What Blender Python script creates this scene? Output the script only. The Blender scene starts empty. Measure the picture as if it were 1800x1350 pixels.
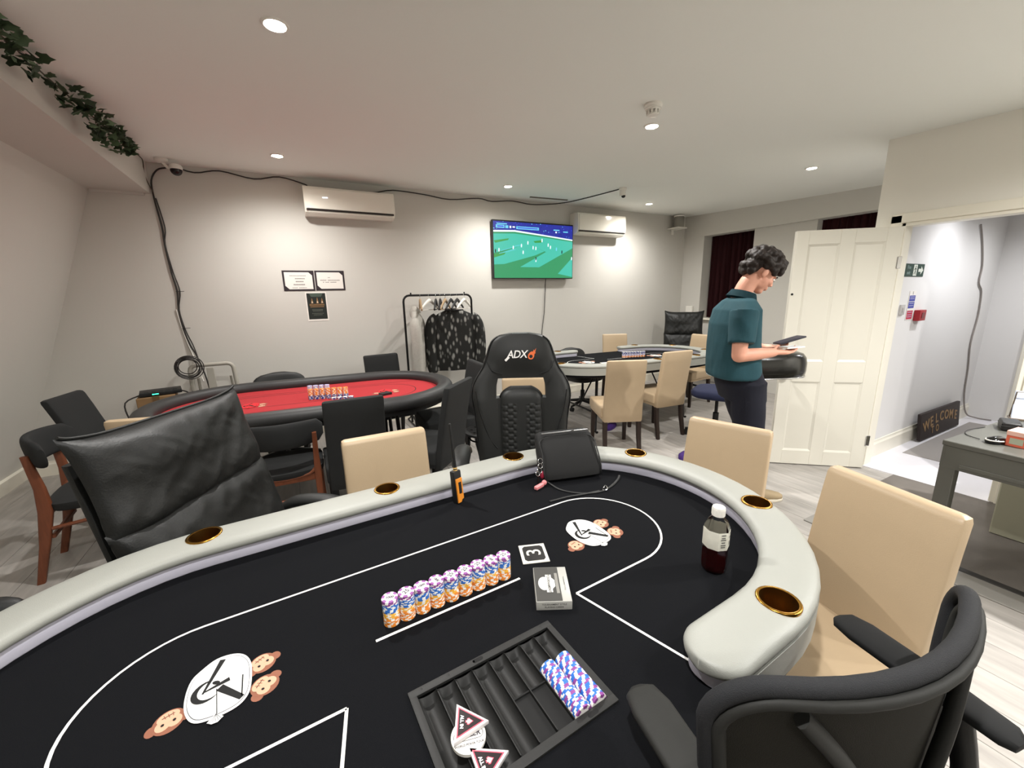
import bpy, bmesh, math, random
from mathutils import Vector, Matrix, noise
random.seed(7)
PI = math.pi
sc = bpy.context.scene
COL = sc.collection

# ---------------------------------------------------------------- camera, world, lights, exposure
F_PX, PITCH, ROLL, YAW, CAM_H = 712.0, .2160, -.0211, .4917, 1.52
cam_d = bpy.data.cameras.new('camera')
cam = bpy.data.objects.new('camera', cam_d); COL.objects.link(cam)
cam_d.sensor_fit = 'HORIZONTAL'; cam_d.sensor_width = 36; cam_d.lens = 36 * F_PX / 1800
cam_d.clip_start = .02; cam_d.clip_end = 60
_F = Vector((math.sin(YAW)*math.cos(PITCH), math.cos(YAW)*math.cos(PITCH), -math.sin(PITCH)))
_R0 = Vector((math.cos(YAW), -math.sin(YAW), 0)); _U0 = _R0.cross(_F)
_R = _R0*math.cos(ROLL) + _U0*math.sin(ROLL); _U = -_R0*math.sin(ROLL) + _U0*math.cos(ROLL)
M = Matrix((_R, _U, -_F)).transposed().to_4x4(); M.translation = (0, 0, CAM_H)
cam.matrix_world = M
sc.camera = cam
sc.view_settings.view_transform = 'Standard'; sc.view_settings.look = 'None'
sc.view_settings.gamma = 1; sc.view_settings.use_curve_mapping = False
sc.view_settings.exposure = 0.17
w = bpy.data.worlds.new('world'); sc.world = w; w.use_nodes = True
w.node_tree.nodes['Background'].inputs[0].default_value = (.8, .85, 1, 1)
w.node_tree.nodes['Background'].inputs[1].default_value = .05

def ceil_z(y): return 2.754 - .035*(5.043 - y)
DOWNLIGHTS_AND_FILL = [(.09, 2.214), (.065, 4.284), (2.386, 2.299), (2.352, 4.386), (4.597, 2.362), (4.612, 4.428),
              (.1, .2), (3.2, -.2), (.1, -1.5), (3.5, -1.2), (2.5, -1.4)]  # the lamp before the last is added, unseen, to brighten the partition wall
def spot(x, y, z, power, col=(1, .985, .965), size=165, blend=1.0, r=.035):
    d = bpy.data.lights.new('downlight_or_fill', 'SPOT'); d.energy = power; d.color = col
    d.spot_size = math.radians(size); d.spot_blend = blend; d.shadow_soft_size = r
    o = bpy.data.objects.new('downlight_or_fill', d); o.location = (x, y, z); COL.objects.link(o)
for (x, y) in DOWNLIGHTS_AND_FILL:
    spot(x, y, ceil_z(y) - .03, {(3.2, -.2): 280, (4.597, 2.362): 92, (.1, -1.5): 70, (.1, .2): 140, (3.5, -1.2): 140}.get((x, y), 92 if y > 4 else 128))
spot(5.3, .95, 2.33, 60, (.96, .97, 1), 160)
spot(6.2, .75, 2.33, 45, (.96, .97, 1), 160)

# ---------------------------------------------------------------- materials
def lin(c):
    if isinstance(c, str):
        c = [int(c[i:i+2], 16)/255 for i in (0, 2, 4)]
    return tuple((v/12.92 if v <= .04045 else ((v+.055)/1.055)**2.4) for v in c)
MATS = {}
def mat(name, col, rough=.6, metal=0, bump=0, bscale=200, var=0, vscale=8, spec=.5, sheen=0, trans=0, ior=1.45, emit=0, detail=2, stretch=None, coat=0, obj_rand=0, alpha=1):
    if name in MATS: return MATS[name]
    m = bpy.data.materials.new(name); m.use_nodes = True; MATS[name] = m
    nt = m.node_tree; b = nt.nodes['Principled BSDF']; L = nt.links
    c = lin(col) + (1,)
    b.inputs['Base Color'].default_value = c
    b.inputs['Roughness'].default_value = rough; b.inputs['Metallic'].default_value = metal
    b.inputs['Specular IOR Level'].default_value = spec; b.inputs['IOR'].default_value = ior
    b.inputs['Sheen Weight'].default_value = sheen; b.inputs['Transmission Weight'].default_value = trans
    b.inputs['Coat Weight'].default_value = coat; b.inputs['Alpha'].default_value = alpha
    if emit:
        b.inputs['Emission Color'].default_value = c; b.inputs['Emission Strength'].default_value = emit
    tc = None
    if bump or var:
        tc = nt.nodes.new('ShaderNodeTexCoord'); src = tc.outputs['Object']
        if stretch:
            mp = nt.nodes.new('ShaderNodeMapping'); mp.inputs['Scale'].default_value = stretch
            L.new(src, mp.inputs['Vector']); src = mp.outputs['Vector']
    if bump:
        n = nt.nodes.new('ShaderNodeTexNoise'); n.inputs['Scale'].default_value = bscale; n.inputs['Detail'].default_value = detail
        L.new(src, n.inputs['Vector'])
        bp = nt.nodes.new('ShaderNodeBump'); bp.inputs['Strength'].default_value = bump; bp.inputs['Distance'].default_value = .004
        L.new(n.outputs['Fac'], bp.inputs['Height']); L.new(bp.outputs['Normal'], b.inputs['Normal'])
    if var or obj_rand:
        hv = nt.nodes.new('ShaderNodeHueSaturation'); hv.inputs['Color'].default_value = c
        last = None
        if var:
            n2 = nt.nodes.new('ShaderNodeTexNoise'); n2.inputs['Scale'].default_value = vscale; n2.inputs['Detail'].default_value = 4
            L.new(src, n2.inputs['Vector'])
            mr = nt.nodes.new('ShaderNodeMapRange'); mr.inputs['From Min'].default_value = .25; mr.inputs['From Max'].default_value = .75
            mr.inputs['To Min'].default_value = 1-var; mr.inputs['To Max'].default_value = 1+var
            L.new(n2.outputs['Fac'], mr.inputs['Value']); last = mr.outputs['Result']
        if obj_rand:
            oi = nt.nodes.new('ShaderNodeObjectInfo'); m2 = nt.nodes.new('ShaderNodeMapRange')
            m2.inputs['To Min'].default_value = 1-obj_rand; m2.inputs['To Max'].default_value = 1+obj_rand
            L.new(oi.outputs['Random'], m2.inputs['Value'])
            if last is None: last = m2.outputs['Result']
            else:
                mu = nt.nodes.new('ShaderNodeMath'); mu.operation = 'MULTIPLY'
                L.new(last, mu.inputs[0]); L.new(m2.outputs['Result'], mu.inputs[1]); last = mu.outputs[0]
        L.new(last, hv.inputs['Value']); L.new(hv.outputs['Color'], b.inputs['Base Color'])
    return m

WALL = mat('wall_paint', 'cdcac3', .85, bump=.08, bscale=60, var=.015, vscale=1.5)
CEIL = mat('ceiling_paint', 'eff0eb', .9, bump=.05, bscale=80)
WALL_LIT = mat('partition_lit_paint', 'f1eee5', .85, bump=.08, bscale=60)  # wall paint made lighter on the partition, standing in for missing bounce light
HALLW = mat('hall_paint', 'e2e0de', .85, bump=.06, bscale=60)
GLOSSW = mat('white_gloss_paint', 'efeadb', .35)
DOORW = mat('door_paint', 'dcd8cb', .42, bump=.04, bscale=90)
PLANK = mat('grey_oak_vinyl', 'a9a49e', .42, bump=.12, bscale=30, var=.22, vscale=3.2, stretch=(6, .9, 1), obj_rand=.07, detail=5)
CARPET = mat('grey_carpet', '77716b', .95, bump=.5, bscale=500, var=.08, vscale=9)
HALLF = mat('hall_white_vinyl', 'e8e6ea', .35, var=.03, vscale=3)
FELT = mat('black_felt', '0d0e11', .95, bump=.25, bscale=900, var=.10, vscale=300, spec=.15)
REDFELT = mat('red_felt', 'ac3438', .9, bump=.2, bscale=900, var=.05, vscale=200, spec=.2)
RAILG = mat('grey_leatherette', '9b9c95', .48, bump=.10, bscale=420)
RAILB = mat('black_leatherette', '2c2c2c', .5, bump=.12, bscale=420)
RISER = mat('pale_riser_vinyl', 'c4c2cf', .4)
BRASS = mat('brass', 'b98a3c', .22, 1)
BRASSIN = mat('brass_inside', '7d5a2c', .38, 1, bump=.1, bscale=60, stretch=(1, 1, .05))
WHITEP = mat('white_print', 'ecebe6', .8)
BLACKP = mat('black_print', '121212', .8)
BEIGE = mat('beige_leatherette', 'bca688', .42, bump=.10, bscale=300, var=.03, vscale=5)
BLKFAB = mat('charcoal_fabric', '202121', .9, bump=.3, bscale=700, var=.06, vscale=300)
BLKLEA = mat('black_leather', '121312', .52, bump=.22, bscale=160, var=.05, vscale=30)
BLKPU = mat('black_pu', '1b1c1b', .5, bump=.12, bscale=500)
BLKPL = mat('black_plastic', '1a1a1a', .5, bump=.06, bscale=300)
GREYPL = mat('dark_grey_plastic', '272725', .65, bump=.06, spec=.3, bscale=300)
MESHF = mat('black_mesh_fabric', '2b2b29', .85, bump=.6, bscale=900)
DKLEG = mat('dark_stained_wood', '2a1d17', .45, var=.15, vscale=20)
TEAK = mat('teak_wood', '6e3d26', .42, bump=.05, bscale=60, var=.18, vscale=14, stretch=(6, 6, .8))
CHROME = mat('chrome', 'd8d8d8', .15, 1)
BLKMET = mat('black_metal', '161616', .4, .3)
GREYMET = mat('grey_painted_metal', 'aaa69c', .45)
WHITEPL = mat('white_plastic', 'e9e6de', .35)
ACW = mat('white_gloss_plastic', 'ece8dd', .12, coat=.3)
CORD = mat('black_cable', '2c2826', .6)
WCORD = mat('white_cable', 'dedbd4', .6)
GCORD = mat('grey_cable', '8e8782', .6)
GREYD = mat('grey_desk_paint', '55554f', .45, bump=.04, bscale=100)
PEDC = mat('putty_panel', '9c9a86', .6)
DRKSTRIP = mat('dark_strip', '33312f', .6)

# ---------------------------------------------------------------- mesh helpers
def V(*a): return Vector(a)
def add_box(bm, c, s, rot=None, bev=0, seg=2, mi=0):
    r = bmesh.ops.create_cube(bm, size=1)
    vs = r['verts']
    for v in vs: v.co = Vector((v.co.x*s[0], v.co.y*s[1], v.co.z*s[2]))
    fs = list({f for v in vs for f in v.link_faces})
    if bev:
        es = list({e for v in vs for e in v.link_edges})
        rr = bmesh.ops.bevel(bm, geom=es, offset=bev, segments=seg, profile=.6, affect='EDGES')
        vs = list({v for f in rr['faces'] for v in f.verts} | {v for v in vs if v.is_valid})
        fs = list({f for v in vs for f in v.link_faces})
    mtx = Matrix.Translation(c) @ (rot.to_4x4() if rot else Matrix())
    for v in vs: v.co = mtx @ v.co
    for f in fs: f.material_index = mi
    return vs
def add_prism(bm, poly, z0, z1, mtx=None, bev=0, seg=2, mi=0, holes=None):
    """extrude a 2D polygon (x,y) from z0 to z1; mtx maps local to target"""
    mtx = mtx or Matrix()
    lo = [bm.verts.new((p[0], p[1], z0)) for p in poly]; hi = [bm.verts.new((p[0], p[1], z1)) for p in poly]
    n = len(poly); fs = []
    fs.append(bm.faces.new(lo[::-1])); fs.append(bm.faces.new(hi))
    for i in range(n): fs.append(bm.faces.new((lo[i], lo[(i+1) % n], hi[(i+1) % n], hi[i])))
    vs = lo+hi
    if bev:
        es = [e for e in hi[0].link_edges if 0]
        es = list({e for v in hi for e in v.link_edges if e.other_vert(v) in hi} | {e for v in lo for e in v.link_edges if e.other_vert(v) in lo})
        rr = bmesh.ops.bevel(bm, geom=es, offset=bev, segments=seg, profile=.5, affect='EDGES')
        vs = list({v for f in rr['faces'] for v in f.verts} | {v for v in vs if v.is_valid})
        fs = list({f for v in vs for f in v.link_faces})
    for v in vs: v.co = mtx @ v.co
    for f in fs: f.material_index = mi
    return vs
def add_flat(bm, poly, z, mi=0, mtx=None):
    mtx = mtx or Matrix()
    f = bm.faces.new([bm.verts.new(mtx @ Vector((p[0], p[1], z))) for p in poly])
    f.normal_update()
    f.material_index = mi
    return f
def ring_faces(bm, A, B, mi=0, closed=True):
    n = len(A)
    for i in range(n if closed else n-1):
        f = bm.faces.new((A[i], A[(i+1) % n], B[(i+1) % n], B[i])); f.material_index = mi
def add_loft(bm, rings, n=24, cap=True, mi=0, mtx=None):
    """rings: (center, xaxis, yaxis, a, b, exponent)"""
    mtx = mtx or Matrix(); prev = None; all_ = []
    for (c, xa, ya, a, b, e) in rings:
        c = Vector(c); xa = Vector(xa); ya = Vector(ya); R = []
        for i in range(n):
            t = 2*PI*i/n; ct, st = math.cos(t), math.sin(t)
            px = a*math.copysign(abs(ct)**(2/e), ct); py = b*math.copysign(abs(st)**(2/e), st)
            R.append(bm.verts.new(mtx @ (c + xa*px + ya*py)))
        if prev: ring_faces(bm, prev, R, mi)
        all_.append(R); prev = R
    if cap:
        f = bm.faces.new(all_[0][::-1]); f.material_index = mi
        f = bm.faces.new(all_[-1]); f.material_index = mi
    return all_
def hz(z, x, y, a, b, e=2.0): return ((x, y, z), (1, 0, 0), (0, 1, 0), a, b, e)
def add_tube(bm, pts, r, n=8, mi=0, closed=False, flat=1.0, cap=True):
    pts = [Vector(p) for p in pts]; m = len(pts)
    rs = r if isinstance(r, (list, tuple)) else [r]*m
    up = None; rings = []
    for i, p in enumerate(pts):
        if closed: t = pts[(i+1) % m] - pts[i-1]
        else: t = pts[min(i+1, m-1)] - pts[max(i-1, 0)]
        if t.length < 1e-9: t = Vector((0, 0, 1))
        t.normalize()
        if up is None:
            up = Vector((0, 0, 1)) if abs(t.z) < .9 else Vector((1, 0, 0))
        side = t.cross(up)
        if side.length < 1e-6: side = t.orthogonal()
        side.normalize(); up = side.cross(t).normalized()
        rings.append([bm.verts.new(p + (side*math.cos(2*PI*k/n) + up*(flat*math.sin(2*PI*k/n)))*rs[i]) for k in range(n)])
    for i in range(m-1): ring_faces(bm, rings[i], rings[i+1], mi)
    if closed: ring_faces(bm, rings[-1], rings[0], mi)
    elif cap:
        bm.faces.new(rings[0][::-1]).material_index = mi; bm.faces.new(rings[-1]).material_index = mi
    return rings
def add_lathe(bm, prof, n=24, mi=0, mtx=None, cap=True, mis=None):
    mtx = mtx or Matrix(); prev = None; first = None
    for k, (r, z) in enumerate(prof):
        R = [bm.verts.new(mtx @ Vector((r*math.cos(2*PI*i/n), r*math.sin(2*PI*i/n), z))) for i in range(n)]
        if prev: ring_faces(bm, prev, R, mis[k-1] if mis else mi)
        else: first = R
        prev = R
    if cap:
        bm.faces.new(first[::-1]).material_index = mis[0] if mis else mi
        bm.faces.new(prev).material_index = mis[-1] if mis else mi
def add_ball(bm, c, r, seg=12, ring=8, mi=0, rot=None):
    mt = Matrix.Translation(c) @ (rot.to_4x4() if rot else Matrix()) @ Matrix.Diagonal((r[0], r[1], r[2], 1)) if not isinstance(r, (int, float)) else Matrix.Translation(c) @ Matrix.Scale(r, 4)
    rr = bmesh.ops.create_uvsphere(bm, u_segments=seg, v_segments=ring, radius=1, matrix=mt)
    for v in rr['verts']:
        for f in v.link_faces: f.material_index = mi
    return rr['verts']
def smooth_pts(pts, k=4, closed=False):
    pts = [Vector(p) for p in pts]; out = []; n = len(pts)
    for i in range(n if closed else n-1):
        if closed: p0, p1, p2, p3 = pts[i-1], pts[i], pts[(i+1) % n], pts[(i+2) % n]
        else: p0, p1, p2, p3 = pts[max(i-1, 0)], pts[i], pts[i+1], pts[min(i+2, n-1)]
        for j in range(k):
            t = j/k
            out.append(.5*((2*p1)+(-p0+p2)*t+(2*p0-5*p1+4*p2-p3)*t*t+(-p0+3*p1-3*p2+p3)*t*t*t))
    if not closed: out.append(pts[-1])
    return out
def finish(me, smooth=35):
    if smooth:
        for p in me.polygons: p.use_smooth = True
        me.set_sharp_from_angle(angle=math.radians(smooth))
def mesh_of(name, bm, mats, smooth=35, fixn=True):
    if fixn: bmesh.ops.recalc_face_normals(bm, faces=bm.faces[:])
    me = bpy.data.meshes.new(name); bm.to_mesh(me); bm.free()
    for m in (mats if isinstance(mats, (list, tuple)) else [mats]): me.materials.append(m)
    finish(me, smooth); return me
def obj(name, bm, mats, parent=None, smooth=35, loc=None, rotz=None, fixn=True):
    me = bm if isinstance(bm, bpy.types.Mesh) else mesh_of(name, bm, mats, smooth, fixn)
    o = bpy.data.objects.new(name, me); COL.objects.link(o)
    if parent: o.parent = parent
    if loc is not None: o.location = loc
    if rotz is not None: o.rotation_euler = (0, 0, rotz)
    return o
def tag(o, label, cat, group=None):
    o['label'] = label; o['category'] = cat
    if group: o['group'] = group
    return o
def thing(name, label, cat, loc=(0, 0, 0), rotz=0, group=None):
    o = bpy.data.objects.new(name, None); COL.objects.link(o); o.empty_display_size = .1
    o.location = loc; o.rotation_euler = (0, 0, rotz)
    return tag(o, label, cat, group)
def struct(name, bm, m, parent=None, smooth=0):
    o = obj(name, bm, m, parent, smooth)
    if not parent: o['kind'] = 'structure'
    return o
def copy_thing(root, loc, rotz, label, group=None):
    r = root.copy(); COL.objects.link(r); r.location = loc; r.rotation_euler = (0, 0, rotz); r['label'] = label
    if group: r['group'] = group
    for ch in list(root.children):
        c = ch.copy(); COL.objects.link(c); c.parent = r
        for g in list(ch.children):
            d = g.copy(); COL.objects.link(d); d.parent = c
    return r
def face_rot(fx, fy): return math.atan2(fy, fx) - PI/2       # rotation that turns local +Y to (fx, fy)
def B(): return bmesh.new()
def boxobj(name, c, s, m, parent=None, bev=0, seg=2, rot=None, smooth=35):
    bm = B(); add_box(bm, c, s, rot, bev, seg); return obj(name, bm, m, parent, smooth)
def tubeobj(name, pts, r, m, parent=None, n=8, closed=False, flat=1.0):
    bm = B(); add_tube(bm, pts, r, n, closed=closed, flat=flat); return obj(name, bm, m, parent, 60)
def text_bm(bm, s, size, mtx, mi=0, depth=0, bold=0, align='CENTER', spacing=1.0, shear=0, res=3):
    cu = bpy.data.curves.new('t', 'FONT'); cu.body = s; cu.size = size; cu.align_x = align; cu.align_y = 'CENTER'
    cu.extrude = depth; cu.offset = bold; cu.resolution_u = res; cu.space_character = spacing; cu.shear = shear
    o = bpy.data.objects.new('t', cu); COL.objects.link(o)
    dg = bpy.context.evaluated_depsgraph_get()
    me = bpy.data.meshes.new_from_object(o.evaluated_get(dg))
    n0 = len(bm.verts); f0 = len(bm.faces)
    bm.from_mesh(me); bm.verts.ensure_lookup_table(); bm.faces.ensure_lookup_table()
    for v in bm.verts[n0:]: v.co = mtx @ v.co
    for f in bm.faces[f0:]: f.material_index = mi
    bpy.data.objects.remove(o); bpy.data.curves.remove(cu); bpy.data.meshes.remove(me)
def frame_m(o, x, y):
    """matrix with origin o, x axis, y axis (plane frame), z = x cross y"""
    x = Vector(x).normalized(); y = Vector(y).normalized(); z = x.cross(y)
    m = Matrix((x, y, z)).transposed().to_4x4(); m.translation = Vector(o); return m
def boolean_cut(o, cutter_bm):
    cme = bpy.data.meshes.new('c'); bmesh.ops.recalc_face_normals(cutter_bm, faces=cutter_bm.faces[:]); cutter_bm.to_mesh(cme); cutter_bm.free()
    co = bpy.data.objects.new('c', cme); COL.objects.link(co)
    bpy.context.view_layer.update(); co.matrix_world = o.matrix_world
    md = o.modifiers.new('b', 'BOOLEAN'); md.object = co; md.operation = 'DIFFERENCE'; md.solver = 'EXACT'
    bpy.context.view_layer.update()
    dg = bpy.context.evaluated_depsgraph_get()
    me = bpy.data.meshes.new_from_object(o.evaluated_get(dg))
    o.modifiers.clear(); old = o.data; o.data = me; bpy.data.objects.remove(co); bpy.data.meshes.remove(cme)
    finish(me, 35)
def pill(hl, r, n=16, r2=None):
    """racetrack outline, half straight length hl, radius r"""
    p = []
    for i in range(n+1):
        t = -PI/2 + PI*i/n; p.append((hl + r*math.cos(t), r*math.sin(t)))
    for i in range(n+1):
        t = PI/2 + PI*i/n; p.append((-hl + r*math.cos(t), r*math.sin(t)))
    return p
# ---------------------------------------------------------------- room shell
YB = 5.043; XR = 6.20; YREAR = -2.6
fl = boxobj('floor', (2.0, 1.2, -.054), (9.4, 7.9, .1), mat('floor_joint', '5d5852', .8)); fl['kind'] = 'structure'
PW, PL = .20, 1.26
pm = None
rr = random.Random(3)
nx = int((XR + 2.3)/PW) + 1
for i in range(nx):
    x0 = -2.3 + i*PW; off = [0, .63, .21, .84, .42, 1.05][i % 6]
    y = -.75 - off
    while y < YB:
        ya, yb = y, min(y + PL, YB); y += PL
        xa, xb = x0, min(x0+PW, XR)
        if yb < -.6 or yb - ya < .05: continue
        if xa >= 4.2 and ya < 1.6:
            ya = max(ya, 1.60)
            if yb - ya < .05: continue
        full = abs(yb-ya-PL) < 1e-6 and abs(xb-xa-PW) < 1e-6
        if not full or pm is None:
            bm = B(); add_box(bm, (0, 0, -.004), (xb-xa-.002, yb-ya-.002, .008), None, .0012, 1)
            me = mesh_of('plank', bm, PLANK, 0)
            if full: pm = me
        else: me = pm
        obj('plank', me, PLANK, fl, loc=((xa+xb)/2, (ya+yb)/2, 0))
# ceiling (slightly sloping)
bm = B()
c = [(-1.02, YREAR), (7.0, YREAR), (7.0, YB+.05), (-1.02, YB+.05)]
lo = [bm.verts.new((x, y, ceil_z(y))) for x, y in c]; hi = [bm.verts.new((x, y, 2.95)) for x, y in c]
bm.faces.new(lo); bm.faces.new(hi[::-1])
for i in range(4): bm.faces.new((lo[i], hi[i], hi[(i+1) % 4], lo[(i+1) % 4]))
struct('ceiling', bm, CEIL)
def wallbox(name, x0, x1, y0, y1, z0, z1, m=WALL):
    bm = B(); add_box(bm, ((x0+x1)/2, (y0+y1)/2, (z0+z1)/2), (x1-x0, y1-y0, z1-z0)); return struct(name, bm, m)
wallbox('wall_back', -2.5, XR+.9, YB, YB+.1, 0, 2.9)
wallbox('wall_rear', -2.5, 7, YREAR-.1, YREAR, 0, 2.9)
# left mansard slope with soffit box
bm = B()
prof = [(-2.262, 0), (-1.40, 2.487), (-.985, 2.487), (-.975, 2.80), (-1.9, 2.95), (-2.5, 2.95), (-2.5, 0)]
add_prism(bm, [(p[0], p[1]) for p in prof], -YB, -YREAR, Matrix(((1, 0, 0, 0), (0, 0, -1, 0), (0, 1, 0, 0), (0, 0, 0, 1))))
struct('wall_left', bm, WALL)
bm = B(); add_box(bm, (-1.21, YB-.012, 2.485), (.37, .024, .035), None, .004, 1); struct('trim_1', bm, WALL)
# right side: beam, pillars, window recesses
wallbox('wall_right', 6.42, 6.5, 1.6, YB, 0, 2.9)
wallbox('trim_2', 6.126, 6.44, 1.65, YB, 2.40, 2.80)
wallbox('trim_3', 6.14, 6.44, 4.66, YB, 0, 2.41)
wallbox('trim_4', 6.20, 6.44, 3.03, 3.86, 0, 2.41)
wallbox('trim_5', 6.20, 6.44, 1.65, 2.30, 0, 2.41)
wallbox('trim_6', 6.22, 6.44, 3.85, 4.67, 0, 1.04)
wallbox('trim_7', 6.22, 6.44, 2.29, 3.04, 0, 1.04)
bm = B(); add_box(bm, (6.26, 4.2, 1.055), (.2, .98, .03), None, .006, 1); struct('trim_8', bm, GLOSSW)
# window frames and dark glass behind the curtains
GLASSN = mat('night_glass', '0c0f14', .08)
for k, (ya, yb) in enumerate(((3.86, 4.66), (2.30, 3.03))):
    w_ = boxobj('window_%d' % (k+1), (6.41, (ya+yb)/2, 1.73), (.02, yb-ya, 1.34), GLASSN); w_['kind'] = 'structure'
    for yy in (ya+.03, (ya+yb)/2, yb-.03): boxobj('window_bar', (6.39, yy, 1.73), (.04, .05, 1.34), GLOSSW, w_, .004, 1)
    for zz in (1.09, 2.36): boxobj('window_rail', (6.39, (ya+yb)/2, zz), (.038, yb-ya, .05), GLOSSW, w_, .004, 1)
# partition with the doorway
wallbox('wall_partition', 4.25, 4.36, YREAR, .70, 0, 2.85, WALL_LIT)
wallbox('wall_corner', 4.25, 4.36, 1.485, 1.65, 0, 2.85, WALL_LIT)
wallbox('wall_header', 4.25, 4.36, .70, 1.485, 2.005, 2.85, WALL_LIT)
wallbox('wall_hall', 4.36, 7.0, 1.52, 1.65, 0, 2.85, HALLW)
wallbox('wall_end', 6.92, 7.0, -1.5, 1.52, 0, 2.6, HALLW)
wallbox('wall_side', 4.36, 7.0, -1.6, -1.5, 0, 2.6, HALLW)
wallbox('trim_9', 4.36, 7.0, -1.5, 1.52, 2.42, 2.5, HALLW)
# doorway lining and architrave
bm = B()
add_box(bm, (4.305, 1.470, 1.0), (.125, .03, 2.0), None, .003, 1)
add_box(bm, (4.305, .715, 1.0), (.125, .03, 2.0), None, .003, 1)
add_box(bm, (4.305, 1.09, 1.99), (.125, .78, .03), None, .003, 1)
struct('trim_10', bm, GLOSSW)
bm = B()
add_box(bm, (4.24, 1.515, 1.03), (.02, .07, 2.06), None, .005, 2)
add_box(bm, (4.24, .665, 1.03), (.02, .07, 2.06), None, .005, 2)
add_box(bm, (4.24, 1.09, 2.035), (.02, .92, .07), None, .005, 2)
struct('trim_11', bm, GLOSSW)
bm = B(); add_box(bm, (5.685, .0, .001), (2.59, 3.04, .008)); add_box(bm, (4.31, 1.09, .003), (.155, .74, .010)); struct('floor_hall', bm, HALLF)
# baseboards
def base(name, x0, y0, x1, y1, h=.135, t=.018, m=GLOSSW, z0=0):
    d = Vector((x1-x0, y1-y0, 0)); L = d.length; a = math.atan2(d.y, d.x); bm = B()
    prof = [(0, 0), (t, 0), (t, h*.78), (t*.55, h*.88), (t*.45, h), (0, h)]
    mt = Matrix.Translation((x0, y0, z0)) @ Matrix.Rotation(a, 4, 'Z') @ Matrix(((0, 0, 1, 0), (1, 0, 0, 0), (0, 1, 0, 0), (0, 0, 0, 1)))
    add_prism(bm, prof, 0, L, mt); return struct(name, bm, m)
base('baseboard_back', 6.14, YB, -2.24, YB)
bm = B()
add_prism(bm, [(-2.262, 0), (-2.238, 0), (-2.19, .13), (-2.217, .14)], -YB, -YREAR, Matrix(((1, 0, 0, 0), (0, 0, -1, 0), (0, 1, 0, 0), (0, 0, 0, 1))))
struct('baseboard_left', bm, GLOSSW)
base('baseboard_hall', 6.92, 1.52, 4.37, 1.52, .16)
base('baseboard_partition', 4.25, .63, 4.25, YREAR)
# open panelled door
HX, HY = 4.183, 1.452
dang = math.atan2(1.92-1.452, 3.63-4.183)
dr = obj('door_1', (lambda bm: (add_box(bm, (.362, .0, .985), (.724, .022, 1.96), None, .002, 1), bm)[1])(B()), DOORW)
dr['kind'] = 'structure'; dr.location = (HX, HY, .004); dr.rotation_euler = (0, 0, dang)
sx = [0, .104, .314, .414, .634, .724]; sz = [.005, .13, .748, .922, 1.858, 1.965]
bm = B()
for (a, b) in ((0, 1), (2, 3), (4, 5)): add_box(bm, ((sx[a]+sx[b])/2, 0, .985), (sx[b]-sx[a], .040, 1.96), None, .0015, 1)
for (a, b) in ((0, 1), (2, 3), (4, 5)):
    for (p, q) in ((1, 2), (3, 4)): add_box(bm, ((sx[p]+sx[q])/2, 0, (sz[a]+sz[b])/2), (sx[q]-sx[p], .040, sz[b]-sz[a]), None, .0015, 1)
obj('door_frame', bm, DOORW, dr)
for (p, q) in ((1, 2), (3, 4)):
    for (a, b) in ((1, 2), (3, 4)):
        bm = B(); x0, x1, z0, z1 = sx[p], sx[q], sz[a], sz[b]
        for s in (-1, 1):
            mo = .016
            o_ = [(x0, z0), (x1, z0), (x1, z1), (x0, z1)]; i_ = [(x0+mo, z0+mo), (x1-mo, z0+mo), (x1-mo, z1-mo), (x0+mo, z1-mo)]
            vo = [bm.verts.new((x, s*.019, z)) for x, z in o_]; vi = [bm.verts.new((x, s*.0115, z)) for x, z in i_]
            for k in range(4): bm.faces.new((vo[k], vo[(k+1) % 4], vi[(k+1) % 4], vi[k]))
            j_ = [(x0+.05, z0+.05), (x1-.05, z0+.05), (x1-.05, z1-.05), (x0+.05, z1-.05)]
            vj = [bm.verts.new((x, s*.0155, z)) for x, z in j_]
            for k in range(4): bm.faces.new((vi[k], vi[(k+1) % 4], vj[(k+1) % 4], vj[k]))
            bm.faces.new(vj)
        obj('door_panel', bm, DOORW, dr, 20)
kn = B()
mt = Matrix.Translation((.672, .02, .81)) @ Matrix.Rotation(-PI/2, 4, 'X')
add_lathe(kn, [(.028, 0), (.028, .006), (.01, .012), (.01, .03), (.022, .038), (.027, .05), (.02, .062), (.004, .066)], 16, 0, mt)
obj('door_knob', kn, BLKMET, dr)
lk = B(); add_lathe(lk, [(.009, 0), (.009, .003), (.004, .004)], 12, 0, Matrix.Translation((.708, .02, 1.475)) @ Matrix.Rotation(-PI/2, 4, 'X')); obj('lock_cylinder', lk, BLKMET, dr)
for zz in (.25, 1.7): boxobj('hinge', (.0, .022, zz), (.03, .012, .09), CHROME, dr, .003, 1)
# carpet with threshold strips by the desk
bm = B(); add_box(bm, (3.66, -.4, .003), (1.20, 3.3, .006)); struct('floor_carpet', bm, CARPET)
bm = B(); add_box(bm, (3.05, -.4, .006), (.045, 3.3, .012), None, .003, 1); struct('trim_12', bm, DRKSTRIP)
bm = B(); add_box(bm, (2.955, -.4, .004), (.17, 3.3, .008), None, .003, 1); struct('trim_13', bm, mat('alu_strip', '8f8c86', .5))
# ceiling access slot
bm = B(); add_box(bm, (3.15, 4.75, ceil_z(4.75)-.004), (.55, .03, .012), Matrix.Rotation(-.09, 3, 'Z'), .002, 1); struct('trim_14', bm, mat('slot_trim', '6d6459', .6))
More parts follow.
